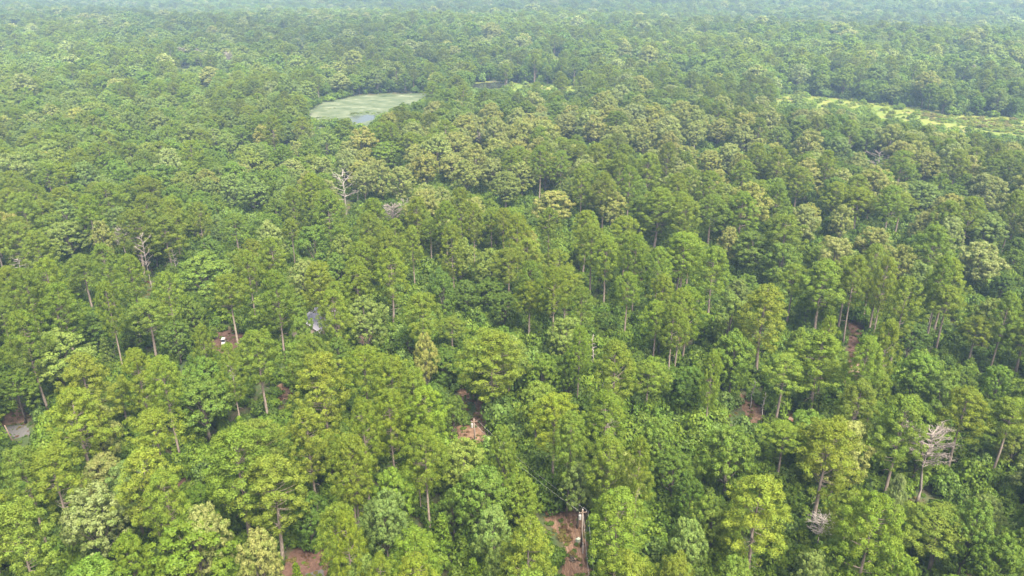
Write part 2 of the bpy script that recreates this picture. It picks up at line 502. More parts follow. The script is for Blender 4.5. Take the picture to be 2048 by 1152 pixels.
def pine_variant(i, crown_frac, full, lod=1.0):
    """a pine of unit nominal size: 22 m tall, crown 8 m wide. returns trunk mesh, crown mesh"""
    rnd = random.Random(100 + i)
    H, RAD = 22.0, 4.0
    zb = H * (1 - crown_frac)
    bend = [rnd.uniform(-0.5, 0.5), rnd.uniform(-0.5, 0.5)]
    ax = lambda z: Vector((bend[0] * math.sin(z / H * 2.6), bend[1] * math.sin(z / H * 3.1), z))
    tr = MB()
    k = 9
    tr.tube([ax(H * 0.96 * j / k) for j in range(k + 1)], [0.27 * (1 - 0.82 * (j / k) ** 1.15) + 0.02 for j in range(k + 1)], 8)
    for j in range(rnd.randint(2, 6)):                                   # dead stubs below the crown
        z = rnd.uniform(zb * 0.55, zb)
        a = rnd.uniform(0, 6.28)
        p = ax(z)
        l = rnd.uniform(0.6, 2.2)
        tr.tube([p, p + Vector((math.cos(a) * l * 0.6, math.sin(a) * l * 0.6, 0.1)), p + Vector((math.cos(a) * l, math.sin(a) * l, -0.2))], [0.05, 0.035, 0.012], 4)
    puffs = []
    zc, hz_ = (zb + H) / 2, (H - zb) / 2
    ph = [rnd.uniform(0, 6.28) for _ in range(4)]

    def env(t, a):
        """crown radius at height share t and bearing a: an egg with soft lobes"""
        prof = max(1 - abs((t - 0.40) / (0.63 if t > 0.40 else 0.52)) ** 1.8, 0.0) ** 0.55
        return RAD * max(prof, 0.12) * (1 + 0.16 * math.sin(2 * a + ph[0] + 2.5 * t) + 0.11 * math.sin(3 * a + ph[1] - 4 * t) + 0.09 * math.sin(5 * a + ph[2] + 6 * t) + 0.10 * math.sin(15 * t + 2 * a + ph[3]))

    npf = int((185 + 100 * full) * (0.55 + 0.75 * crown_frac))
    bites = []
    for _ in range(rnd.randint(2, 4)):
        tb, ab = rnd.uniform(0.05, 0.9), rnd.uniform(0, 6.28)
        bites.append((math.cos(ab) * env(tb, ab), math.sin(ab) * env(tb, ab), zb + (H - zb) * tb, rnd.uniform(1.0, 2.0)))
    for j in range(npf):
        t = ((j + rnd.random()) / npf) ** 0.92
        if t < 0.28 and rnd.random() > 0.35 + 0.5 * full:
            continue
        a = j * 2.399 + rnd.uniform(-0.5, 0.5)
        r = rnd.uniform(0.34, 0.68)
        l = max(env(t, a) - r * 0.7, 0.05) * (rnd.uniform(0.80, 1.16) if j % 4 else rnd.uniform(0.45, 0.8))
        z = zb + (H - r * 0.6 - zb) * t
        p0 = ax(max(z - l * rnd.uniform(0.15, 0.5), zb * 0.95))
        p2 = ax(z) + Vector((math.cos(a) * l, math.sin(a) * l, 0))
        if any((p2.x - q[0]) ** 2 + (p2.y - q[1]) ** 2 + (p2.z - q[2]) ** 2 < q[3] ** 2 for q in bites):
            continue
        if j % 4 == 0:
            tr.tube([p0, p0.lerp(p2, 0.5) + Vector((0, 0, -0.12)), p2], [0.07 * (1.1 - 0.7 * t), 0.045, 0.012], 4, cap=False)
        puffs.append((p2.x, p2.y, p2.z, r, r * rnd.uniform(0.62, 0.85)))
    for j in range(12):                                                  # scattered heart of the crown
        t = rnd.uniform(0.3, 0.9)
        a = rnd.uniform(0, 6.28)
        l = env(t, a) * 0.35
        puffs.append((math.cos(a) * l, math.sin(a) * l, zb + (H - zb) * t - 0.6, 0.8, 0.6))
    top = ax(H * 0.97)
    for _ in range(4):
        puffs.append((top.x + rnd.uniform(-.7, .7), top.y + rnd.uniform(-.7, .7), top.z + rnd.uniform(-0.9, -0.1), rnd.uniform(.6, .9), rnd.uniform(.5, .7)))
    per = 92 if lod == 1.0 else 13
    s = 1.0 if lod == 1.0 else 2.5
    cm = leaf_mesh('pine_crown', puffs, per, 0.10 * s, 0.225 * s, 'needles', 500 + i, 0.45, 0.9, (0, 0, zc - hz_ * 0.4))
    return tr.mesh('pine_trunk', 'bark_pine'), cm


def oak_variant(i, tall, lod=1.0, open_=0.0):
    """a broadleaf tree of unit nominal size: 16 m tall, crown 10 m wide"""
    rnd = random.Random(300 + i)
    H, RAD = 16.0, 5.0
    zb = H * (0.30 if not tall else 0.18)
    tr = MB()
    tr.tube([(0, 0, 0), (rnd.uniform(-.2, .2), rnd.uniform(-.2, .2), zb * 0.6), (rnd.uniform(-.3, .3), rnd.uniform(-.3, .3), zb * 1.2), (rnd.uniform(-.5, .5), rnd.uniform(-.5, .5), H * 0.8)], [0.36, 0.28, 0.24, 0.06], 8)
    puffs = []
    nl = rnd.randint(15, 20)
    hc = (H - zb)
    for j in range(nl):
        t = (j + 0.5) / nl
        a = j * 2.399 + rnd.uniform(-.4, .4)
        # lobes over an egg-shaped dome
        zt = t ** 0.8
        prof = math.sqrt(max(1 - (2 * zt * 0.93 - 0.80) ** 2 / 1.25, 0.02))
        lr = rnd.uniform(1.5, 2.35) * (1.0 if t < 0.85 else 0.85)
        rr = max(RAD * prof - lr * 0.75, 0.1) * rnd.uniform(0.75, 1.12)
        cz = zb + lr * 0.6 + (hc - lr * 1.5) * zt + rnd.uniform(-.5, .5)
        cx, cy_ = math.cos(a) * rr, math.sin(a) * rr
        tr.tube([(0, 0, max(zb * 0.9, cz * 0.45)), (cx * 0.5, cy_ * 0.5, cz * 0.78), (cx, cy_, cz)], [0.13, 0.08, 0.02], 4, cap=False)
        ns = int(30 * (1 - 0.4 * open_))
        for _ in range(ns):
            d = Vector((rnd.gauss(0, 1), rnd.gauss(0, 1), rnd.gauss(0.35, 1))).normalized()
            r = rnd.uniform(0.30, 0.62)
            k = rnd.uniform(0.72, 1.0)
            puffs.append((cx + d.x * lr * k, cy_ + d.y * lr * k, cz + d.z * lr * k * 0.8, r, r * 0.8))
    per = 52 if lod == 1.0 else 7
    s = 1.0 if lod == 1.0 else 2.6
    cm = leaf_mesh('broadleaf_crown', puffs, per, 0.17 * s, 0.24 * s, 'leaves', 700 + i, 0.55, 0.7, (0, 0, zb + hc * 0.35))
    return tr.mesh('broadleaf_trunk', 'bark_oak'), cm


def cedar_variant(i):
    """a slim bright conical tree: 9 m tall, 3.2 m wide"""
    rnd = random.Random(900 + i)
    H = 9.0
    tr = MB()
    tr.tube([(0, 0, 0), (0.05, 0, H * 0.5), (0, 0.05, H * 0.95)], [0.13, 0.09, 0.02], 6)
    puffs = []
    for j in range(60):
        t = (j + rnd.random()) / 60
        a = j * 2.399
        r = 1.55 * (1 - t) ** 0.75 * rnd.uniform(0.6, 1.1)
        q = rnd.uniform(0.3, 0.55)
        puffs.append((math.cos(a) * r, math.sin(a) * r, 0.8 + (H - 1.1) * t, q, q * 0.8))
    cm = leaf_mesh('conical_crown', puffs, 42, 0.16, 0.30, 'leaves', 950 + i, 0.3, 0.8)
    return tr.mesh('sapling_trunk', 'bark_oak'), cm


def shrub_variant(i):
    rnd = random.Random(1200 + i)
    puffs = []
    for j in range(34):
        a = rnd.uniform(0, 6.28)
        rr = 1.7 * math.sqrt(rnd.random())
        h = rnd.uniform(0.35, 1.0) * (2.9 - 0.5 * rr)
        r = rnd.uniform(0.42, 0.8)
        puffs.append((math.cos(a) * rr, math.sin(a) * rr, h, r, r * 0.8))
    return leaf_mesh('shrub', puffs, 34, 0.26, 0.36, 'leaves', 1300 + i, 0.5, 0.75, (0, 0, 0.3))


def dead_variant(i, style):
    """bare dead tree, 18 m nominal. styles: twiggy (fan of fine twigs), gaunt (few long limbs), spar (stubbed pole)"""
    rnd = random.Random(1500 + i)
    H = 18.0
    lean = (rnd.uniform(-.6, .6), rnd.uniform(-.6, .6))
    ax = lambda z: Vector((lean[0] * z / H + 0.25 * math.sin(z * 0.5), lean[1] * z / H, z))
    tr = MB()
    tr.tube([ax(H * j / 9) for j in range(10)], [0.26 * (1 - 0.88 * (j / 9)) + 0.02 for j in range(10)], 7)
    br = MB()
    nb = {'twiggy': 44, 'gaunt': 15, 'spar': 13, 'wide': 16}[style]
    z0 = {'twiggy': 0.56, 'gaunt': 0.45, 'spar': 0.4, 'wide': 0.35}[style]
    L0 = {'twiggy': 3.5, 'gaunt': 3.4, 'spar': 1.5, 'wide': 5.0}[style]
    for j in range(nb):
        t = (j + rnd.random()) / nb
        z = H * (z0 + (0.98 - z0) * t)
        a = j * 2.399 + rnd.uniform(-.6, .6)
        l = L0 * (math.sin(math.pi * (0.22 + 0.66 * t)) ** 0.6) * rnd.uniform(0.55, 1.1)
        p0 = ax(z)
        up = rnd.uniform(0.35, 1.0) if style == 'twiggy' else rnd.uniform(0.15, 0.75)
        dirv = Vector((math.cos(a), math.sin(a), up))
        pts = [p0]
        for s in range(1, 4):
            pts.append(p0 + dirv * (l * s / 3) + Vector((rnd.uniform(-.25, .25), rnd.uniform(-.25, .25), rnd.uniform(-.1, .25))))
        br.tube(pts, [0.10, 0.08, 0.058, 0.024], 4, cap=False)
        if style == 'spar':
            continue
        for _ in range(9 if style == 'twiggy' else 6):
            s = rnd.uniform(0.3, 1.0)
            k = min(int(s * 3), 2)
            q = pts[k].lerp(pts[k + 1], s * 3 - k)
            a2 = a + rnd.uniform(-1.2, 1.2)
            l2 = l * rnd.uniform(0.2, 0.5)
            e = q + Vector((math.cos(a2) * l2, math.sin(a2) * l2, l2 * rnd.uniform(0.0, 0.9)))
            br.tube([q, q.lerp(e, 0.5) + Vector((0, 0, 0.06)), e], [0.05, 0.04, 0.02], 3, cap=False)
            for _ in range(3 if style == 'twiggy' else 2):
                q2 = q.lerp(e, rnd.uniform(0.4, 1.0))
                a3 = a2 + rnd.uniform(-1.3, 1.3)
                l3 = l2 * rnd.uniform(0.25, 0.55)
                br.tube([q2, q2 + Vector((math.cos(a3) * l3, math.sin(a3) * l3, l3 * rnd.uniform(-.1, 0.8)))], [0.03, 0.014], 3, cap=False)
    return tr, br


PINE_V = [pine_variant(i, cf, fu) for i, (cf, fu) in enumerate([(0.60, 1.0), (0.48, 0.7), (0.40, 0.6), (0.64, 1.0), (0.54, 0.8), (0.36, 0.5), (0.56, 0.9), (0.50, 0.75), (0.62, 0.95), (0.44, 0.6), (0.58, 0.6), (0.46, 0.4), (0.52, 1.0)])]
PINE_FULL, PINE_BARE = [0, 3, 4, 6, 8, 10, 12, 7], [1, 2, 5, 7, 9, 11]
OAK_V = [oak_variant(i, i % 3 == 1, 1.0, (i % 4) * 0.2) for i in range(12)]
CEDAR_V = [cedar_variant(i) for i in range(3)]
SHRUB_V = [shrub_variant(i) for i in range(5)]
PINE_L = [pine_variant(i, cf, 0.9, 0.5) for i, cf in enumerate([0.62, 0.55, 0.66, 0.5])]
OAK_L = [oak_variant(i, i % 3 == 1, 0.5) for i in range(5)]

# base colours (linear) of the leaf kinds
TINT = {
    'P': (0.090, 0.132, 0.011),      # olive-green pine
    'Y': (0.096, 0.134, 0.013),      # yellow-green pine
    'K': (0.074, 0.104, 0.012),      # dark pine
    'H': (0.082, 0.132, 0.014),      # mid green broadleaf
    'D': (0.056, 0.099, 0.012),      # deep green broadleaf
    'G': (0.104, 0.150, 0.028),      # grey-green broadleaf
    'W': (0.158, 0.190, 0.052),      # pale whitish-green oak
    'O': (0.155, 0.174, 0.044),      # cream to tan oak
    'L': (0.082, 0.134, 0.012),      # lime
    'B': (0.104, 0.166, 0.010),      # bright lime sapling
}
WORD = {'P': 'olive-green', 'Y': 'yellow-green', 'K': 'dark olive', 'H': 'mid-green', 'D': 'deep green', 'G': 'grey-green', 'W': 'pale whitish-green', 'O': 'cream-tinged', 'L': 'lime-green', 'B': 'bright lime'}
PINES = 'PYK'

# trees read off the photograph: kind, x and y of the crown's top, crown width (photo pixels), optional y of the trunk's foot
HAND = '''
Y 144 778 120;W 185 800 82;Y 239 762 78 858;H 396 752 130;Y 612 816 92;Y 280 898 118;P 462 858 150;Y 533 912 130;Y 690 868 82;Y 30 893 90;Y 92 893 112
W 172 975 135;Y 18 1003 130;L 245 1058 88;L 375 1030 185;O 510 1055 104;L 171 1112 140;Y 665 1008 98;W 395 1003 100;D 612 985 95;P 320 940 95
P 718 796 82;P 779 778 78;P 851 772 88;P 750 853 66 950;Y 697 868 82;P 850 858 86;Y 838 930 46 1022;H 785 935 88;G 765 980 98;D 905 978 60;H 965 928 122
G 925 875 100;H 1040 948 90;P 1108 788 104;P 1140 822 80;Y 1220 872 92;P 1285 872 66;H 1322 830 88;G 1160 918 76;P 1245 977 125;Y 1060 1032 112;G 985 1012 92
P 828 1056 98;Y 830 1107 100;G 1010 1080 92;Y 758 1107 68;G 712 1095 82;P 686 1020 70;Y 1355 1108 98;D 1350 900 90;P 985 662 130;H 1005 850 60;D 955 905 50
H 1464 853 124;P 1570 848 88 965;Y 1666 838 142;K 1725 762 92;P 1816 790 112;P 1936 776 102 945;P 2022 795 94 965;P 1530 958 142;W 1803 943 48
P 1758 985 132;Y 1890 1018 152 1150;H 1690 1076 112;H 1433 990 102;G 1380 1032 84;H 1475 1108 92;H 2015 1072 102;D 1382 946 70;G 1630 1100 90;H 1960 1000 100;H 1800 1090 90
Y 27 445 66;Y 62 462 72;G 127 440 88;O 198 437 48;K 260 418 78;P 328 432 82;P 393 402 48;P 468 426 62 518;W 535 440 72;P 537 474 66;P 492 498 56
P 578 436 42 545;Y 630 522 76;P 198 486 62;P 87 515 66;P 160 508 72 618;P 253 508 63;P 328 541 63;P 44 534 66;P 113 565 80;Y 455 548 76 702
P 545 540 70;H 550 577 115;Y 290 599 86 712;H 403 507 130;P 205 562 52;G 98 662 148;Y 157 705 106;Y 318 710 76;P 268 695 76;Y 510 658 88
Y 616 668 82;Y 640 705 104;P 662 578 72;P 455 685 52;P 397 647 52;H 378 592 56;D 178 620 84;P 40 620 82;H 405 708 92;D 20 740 100;D 345 640 70;H 30 660 70
P 772 459 70;P 889 400 56;P 858 437 50 540;P 834 393 52;P 905 448 56;P 947 405 46;P 776 495 76;P 824 450 46;P 1015 495 72 618;P 1060 519 56;P 1058 561 62 692
P 1107 532 60 708;P 1162 571 56 700;P 1160 650 48;P 1215 470 63;P 1187 448 68;P 1100 415 54;O 1107 375 86;O 1225 378 66;P 1169 419 62;P 1316 375 92
P 1275 468 58;P 1320 493 58;P 1362 462 68;P 1255 544 63 690;P 1330 548 54;P 1313 600 64 735;P 1364 575 60;P 841 585 76;P 903 636 66 705;O 848 664 54;H 885 544 52
D 980 555 76;D 1010 585 70;P 1228 680 94;P 1297 722 78 830;G 728 590 92;P 785 712 92;P 820 735 80;D 885 700 90;H 1085 705 80;H 1075 760 90;D 930 560 60;H 1140 700 60
P 1490 382 72;P 1427 388 72;W 1611 408 70;W 1690 407 50;W 1854 420 52;W 1909 428 60;G 1981 421 88;P 1574 427 86;P 1724 375 72 475;P 1806 386 64 475;H 1512 462 108;H 1570 483 80
O 1461 448 44;W 1683 472 78;W 1755 452 80;P 1875 450 78;P 1758 486 54;O 1970 483 98;P 1370 465 80;P 1433 493 72;P 1656 520 98;P 1591 527 66 655;P 1721 510 58
P 1781 512 56;G 1854 524 74;P 1895 510 58;Y 1540 568 108;P 1759 558 72 668;P 1820 551 70;P 1902 572 72 700;P 1960 633 68 735;P 1652 664 118;P 1570 708 92 845
P 1782 637 64;P 1741 671 72;P 1379 572 70;P 1351 606 60;L 2036 496 50;P 1666 630 52;P 1430 698 48;G 1991 592 62;P 2025 582 60;H 2005 725 66;L 1604 653 48
D 1380 735 90;D 905 790 62;H 1850 700 90;D 1830 640 70;H 1900 740 80;H 1760 730 70;D 1620 590 50
O 848 300 60;O 905 305 62;O 800 330 66;O 760 318 56;O 930 318 66;O 985 312 60;O 1045 322 62;G 1012 340 66;O 725 330 50;H 770 282 70;O 1135 224 50;O 1190 230 50
P 1125 300 50;P 1080 290 46;P 1165 330 50;P 1210 345 50;P 1260 330 50;P 1300 305 60;P 1240 305 54;P 1360 345 60;P 1420 340 60;O 1420 296 56;O 1480 302 34;P 1520 285 52
P 1560 292 52;P 1490 320 52;P 1600 332 58;P 1560 365 54;P 1375 392 64;K 1340 283 44;O 1290 250 50;O 1340 262 50;O 1390 240 52;O 1440 235 52;O 1490 250 50;G 1560 250 44
G 1740 255 46;G 1680 270 54;P 1790 370 60;G 1850 362 86;O 1990 350 72;P 1900 400 60;P 1950 392 60;P 1660 300 50;P 1810 300 56;O 1860 300 56;P 1920 298 50
H 600 622 52;D 634 662 60;P 620 345 56;P 580 372 50;P 650 380 64;O 610 338 46;G 500 352 70;G 460 345 60;W 690 300 50;G 650 262 44;H 690 235 52;G 570 245 44;H 480 250 50;K 540 230 44
'''
LOW = {'W': 17, 'O': 17, 'H': 14.5, 'D': 11, 'G': 15, 'L': 15}

trees = []       # dicts: kind, x, y, h, w, variant, hand


def add_hand():
    for rec in HAND.replace('\n', ';').split(';'):
        f = rec.split()
        if not f:
            continue
        k, px, py, w = f[0], float(f[1]), float(f[2]), float(f[3])
        rnd = random.Random(int(px * 7 + py))
        foot = False
        if len(f) > 4:
            x, y = at(px + (1024 - px) * (float(f[4]) - py) / 3500.0, float(f[4]) + 8)
            lo, hi = 6.0, 34.0
            for _ in range(30):
                h = (lo + hi) / 2
                if proj(x, y, h)[1] > py:
                    lo = h
                else:
                    hi = h
            v = rnd.choice(PINE_BARE)
            foot = True
        else:
            if k in PINES:
                h = rnd.uniform(19.5, 23.5)
            elif k == 'L' and w < 60:
                h = 10
            else:
                h = LOW[k] * rnd.uniform(0.9, 1.1)
            x, y = at(px, py, h)
            v = rnd.choice(PINE_FULL)
        # trees of the distant part stand on slightly risen ground
        g = terrain(x, y)
        dz = proj(x, y, h * 0.7)[2]
        wm = w * dz / FPX
        if k not in PINES:
            v = rnd.randrange(len(OAK_V))
        trees.append(dict(k=k, x=x, y=y, z=g, h=h, w=wm, v=v, hand=True, foot=foot, rz=rnd.uniform(0, 6.28), px=px, py=py))


add_hand()

# ground the photo shows: no filling tree may cover it (photo pixels)
KEEP = [
    [(1098, 1032), (1165, 1030), (1174, 1152), (1136, 1152), (1134, 1100), (1136, 1070), (1112, 1046)],
    [(905, 850), (935, 846), (955, 815), (972, 820), (970, 850), (952, 885), (930, 876)], [(908, 768), (935, 775), (955, 800), (948, 806), (918, 790)],
    [(578, 1120), (618, 1085), (634, 1110), (640, 1152), (600, 1152)], [(5, 832), (40, 808), (46, 835), (42, 870), (32, 888), (12, 870)],
    [(617, 626), (633, 606), (641, 640), (638, 655), (626, 655)], [(422, 668), (472, 664), (475, 682), (440, 702), (422, 700)],
    [(724, 671), (740, 668), (740, 684), (726, 684)], [(560, 774), (578, 768), (578, 790), (563, 796)],
    [(1476, 790), (1508, 802), (1528, 825), (1514, 842), (1495, 822)], [(1568, 830), (1588, 828), (1588, 850), (1570, 850)],
    [(1698, 650), (1726, 650), (1724, 690), (1716, 748), (1698, 748), (1704, 700)], [(1350, 673), (1368, 671), (1368, 692), (1352, 694)], [(330, 952), (362, 950), (362, 975), (334, 978)],
    [(612, 226), (640, 208), (720, 190), (868, 186), (868, 190), (800, 204), (775, 215), (750, 228), (744, 242), (704, 242), (680, 234), (640, 238)],
    [(1846, 955), (1868, 955), (1866, 1004), (1850, 1004)], [(278, 515), (294, 515), (300, 592), (286, 592)], [(684, 395), (696, 395), (696, 428), (684, 428)],
    [(940, 167), (1000, 162), (1010, 168), (990, 174), (945, 174)],
    [(1835, 226), (1900, 233), (2048, 240), (2048, 268), (1990, 262), (1900, 248), (1840, 236)],
]
KEEP_LOW = [[(1015, 168), (1100, 171), (1180, 177), (1150, 181), (1020, 176)], [(1545, 191), (1600, 190), (1820, 215), (1900, 232), (2100, 240), (2100, 275), (1990, 268), (1900, 252), (1820, 240), (1700, 216), (1560, 203)]]


def inside(px, py, poly):
    c = False
    n = len(poly)
    for i in range(n):
        x1, y1 = poly[i]
        x2, y2 = poly[i - 1]
        if (y1 > py) != (y2 > py) and px < (x2 - x1) * (py - y1) / (y2 - y1) + x1:
            c = not c
    return c


BB = [(min(p[0] for p in q), max(p[0] for p in q), min(p[1] for p in q), max(p[1] for p in q)) for q in KEEP]
BBL = [(min(p[0] for p in q), max(p[0] for p in q), min(p[1] for p in q), max(p[1] for p in q)) for q in KEEP_LOW]


def covers(x, y, g, h, w, lo_frac=0.45, polys=KEEP, boxes=BB):
    px0, py0, dz = proj(x, y, g + h)
    px1, py1, _ = proj(x, y, g)
    hw = w * FPX / dz * 0.5
    for q, b in zip(polys, boxes):
        if px0 + hw < b[0] or px0 - hw > b[1] or py1 < b[2] or py0 > b[3]:
            continue
        for t in (0.0, 0.12, 0.28, 0.45, 0.62):
            yy = py0 + (py1 - py0) * t
            xx = px0 + (px1 - px0) * t
            k = (0.45, 0.8, 1.0, 0.9, 0.6)[int(t * 7) if t < .6 else 4]
            if t > 1 - lo_frac:
                k = 0.3
            for s in (-1, -0.5, 0, 0.5, 1):
                if inside(xx + s * hw * k, yy, q):
                    return True
        for t in (0.7, 0.78, 0.86, 0.93, 1.0):
            if inside(px0 + (px1 - px0) * t, py0 + (py1 - py0) * t, q):
                return True
    return False


def blob(px, py, cx, cy_, rx, ry):
    return math.exp(-(((px - cx) / rx) ** 2 + ((py - cy_) / ry) ** 2))


def patch_noise(x, y, s):
    return (math.sin(x / s + 1.7 * math.sin(y / s * 0.8)) + math.sin(y / s * 1.1 + 1.3 * math.sin(x / s * 0.7 + 2)) + math.sin((x + y) / s * 0.6 + 0.9)) / 3


def pick_kind(px, py, x, y, rnd):
    n = patch_noise(x, y, 26)
    pine = 0.5 + 0.45 * n
    o = 0.03
    if py > 380:
        pine = 0.72 + 0.3 * n
        if px < 700:
            pine -= 0.08
    elif py > 200:
        if px < 620:
            pine = 0.22 + 0.3 * n
            o = 0.04
        else:
            pine = 0.42 + 0.5 * n
            o = 0.25
    else:
        pine = 0.24 + 0.5 * n
        o = 0.0
    for b in ((880, 320, 170, 55, 0.9), (1150, 232, 190, 28, 0.75), (1380, 262, 150, 40, 0.7), (1680, 330, 120, 40, .3), (1900, 470, 120, 60, 0.4), (1700, 430, 140, 50, 0.35)):
        o += b[4] * blob(px, py, *b[:4])
    o = min(o, 0.85)
    if px > 1020 and 270 < py < 420 and px < 1620:
        pine += 0.25
    if px > 1500 and 380 < py < 520:
        pine -= 0.25
    if px > 1500 and py < 330:
        pine -= 0.1
    u = rnd.random()
    if u < o:
        return 'O' if rnd.random() < 0.6 else 'W'
    if rnd.random() < pine:
        u = rnd.random()
        if py > 420 and px < 750:
            return 'Y' if u < 0.6 else 'P'
        if py < 360:
            return 'P' if u < (0.6 if py > 200 else 0.55) else 'K'
        return 'P' if u < 0.82 else ('Y' if u < 0.94 else 'K')
    u = rnd.random()
    if py < 400 and px < 700:
        return 'H' if u < 0.42 else ('G' if u < 0.84 else ('L' if u < 0.91 else 'W'))
    return 'H' if u < 0.45 else ('G' if u < 0.66 else ('D' if u < 0.88 else ('W' if u < 0.95 else 'L')))


CELL = 12.0
grid = {}


def put(t):
    grid.setdefault((int(t['x'] // CELL), int(t['y'] // CELL)), []).append(t)


def crowded(x, y, r, f):
    i, j = int(x // CELL), int(y // CELL)
    for a in (i - 1, i, i + 1):
        for b in (j - 1, j, j + 1):
            for t in grid.get((a, b), ()):
                if (t['x'] - x) ** 2 + (t['y'] - y) ** 2 < (f * (r + t['w'] / 2)) ** 2:
                    return True
    return False


for t in trees:
    put(t)

# what the placed trees show in the frame, so that filling trees do not stand in front of them
HB_W, HB_H = 512, 288
hand_buf = np.zeros((HB_H, HB_W), np.float32)


def outline(t):
    p0 = proj(t['x'], t['y'], t['z'] + t['h'])
    p1 = proj(t['x'], t['y'], t['z'] + t['h'] * (0.42 if t['k'] in PINES else 0.2))
    return (p0[0] + p1[0]) / 8, (p0[1] + p1[1]) / 8, t['w'] * FPX / p0[2] / 8, abs(p1[1] - p0[1]) / 8


def window(cx, cy_, rx, ry):
    x0, x1 = max(int(cx - rx), 0), min(int(cx + rx) + 1, HB_W)
    y0, y1 = max(int(cy_ - ry), 0), min(int(cy_ + ry) + 1, HB_H)
    if x1 <= x0 or y1 <= y0:
        return None
    Y, X = np.ogrid[y0:y1, x0:x1]
    return (slice(y0, y1), slice(x0, x1)), ((X - cx) / max(rx, .5)) ** 2 + ((Y - cy_) / max(ry, .5)) ** 2 < 1


DEAD_VIEW = [(1865, 870, 1002, 92), (1642, 1036, 1102, 62), (685, 343, 428, 62), (712, 352, 410, 26), (783, 410, 480, 46), (281, 466, 592, 36), (243, 456, 530, 44), (36, 514, 560, 76), (460, 708, 778, 26),
             (1186, 668, 760, 24), (1506, 760, 812, 20), (1530, 782, 842, 16), (1694, 283, 322, 26), (1760, 302, 346, 42), (425, 258, 310, 22), (455, 272, 322, 28), (962, 266, 304, 22), (600, 78, 112, 28), (395, 98, 145, 22),
             (362, 96, 135, 26), (455, 105, 150, 24), (408, 150, 186, 22), (1206, 765, 850, 22), (1118, 80, 118, 12), (1925, 125, 172, 14), (1952, 128, 178, 14), (1372, 118, 150, 14)]
dead_stand = []
for dpx, dpy, dfy, dw in DEAD_VIEW:
    dx_, dy_ = at(dpx + (1024 - dpx) * (dfy - dpy) / 3500.0, dfy + 6)
    dead_stand.append(dict(k='P', x=dx_, y=dy_, z=terrain(dx_, dy_), h=17.0, w=dw * proj(dx_, dy_, 12)[2] / FPX * 0.8, foot=True))
for t in sorted(trees + dead_stand, key=lambda t: -t['y']):
    w_ = window(*outline(t))
    if w_:
        hand_buf[w_[0]][w_[1]] = t['y']
    if t.get('foot'):
        for q in range(8):
            p = proj(t['x'], t['y'], t['h'] * (0.12 + 0.05 * q))
            i, j = int(p[1] / 4), int(p[0] / 4)
            if 0 <= i < HB_H and 1 <= j < HB_W - 1:
                hand_buf[i, j - 1:j + 2] = t['y']


def hides_placed(t):
    w_ = window(*outline(t))
    if not w_:
        return False
    v = hand_buf[w_[0]][w_[1]]
    return len(v) and (v > t['y'] + 1.5).mean() > 0.10


HOUSE_AT = at(633, 662)


def fill():
    rnd = random.Random(11)
    y = 30.0
    while y < 2150:
        step = 5.2 if y < 450 else (6.6 if y < 900 else 8.5)
        xr = 0.70 * y + 40
        x = -xr
        while x < xr:
            tx, ty = x + rnd.uniform(-.5, .5) * step, y + rnd.uniform(-.5, .5) * step
            x += step
            px, py, dz = proj(tx, ty, 18)
            k = pick_kind(px, py, tx, ty, rnd)
            if k in PINES:
                h = rnd.uniform(17.5, 23)
                w = rnd.uniform(6.8, 9.4)
                if py < 400:
                    h = rnd.uniform(17, 20.5)
                    w = rnd.uniform(8.4, 11)
            else:
                h = LOW[k] * rnd.uniform(0.75, 1.2)
                if k == 'L':
                    h *= 0.75
                w = h * rnd.uniform(0.52, 0.72)
            if py < 420 and k not in PINES:
                h *= 1.1
                w *= 1.15
            if ty > 420:
                m_ = min((ty - 420) / 500, 1)
                w *= 1 + m_ * rnd.uniform(0.05, 0.75)
                h *= rnd.uniform(0.85, 1.15)
                if k not in PINES:
                    w *= 1.1
            f = 0.62 if py < 420 else 0.70
            if crowded(tx, ty, w / 2, f):
                continue
            if abs(tx - HOUSE_AT[0]) < 8 and abs(ty - HOUSE_AT[1]) < 10:
                continue
            g = terrain(tx, ty)
            if covers(tx, ty, g, h, w):
                continue
            if covers(tx, ty, g, h, w, polys=KEEP_LOW, boxes=BBL):
                continue
            t = dict(k=k, x=tx, y=ty, z=g, h=h, w=w, hand=False, rz=rnd.uniform(0, 6.28), px=px, py=py)
            t['v'] = rnd.choice(PINE_FULL + PINE_BARE) if k in PINES else rnd.randrange(len(OAK_V))
            if hides_placed(t):
                continue
            trees.append(t)
            put(t)
        y += step


fill()


def tint_of(t):
    rnd = random.Random(int(t['x'] * 131 + t['y'] * 17))
    c = TINT[t['k']]
    b = rnd.uniform(0.86, 1.14) * (1 + (0.14 if t['y'] < 350 else 0.26) * patch_noise(t['x'], t['y'], 60 if t['y'] < 350 else 85))
    s = rnd.uniform(-0.08, 0.10)
    return (c[0] * b * (1 + s), c[1] * b, c[2] * b * (1 - s + rnd.uniform(-0.1, 0.3)))


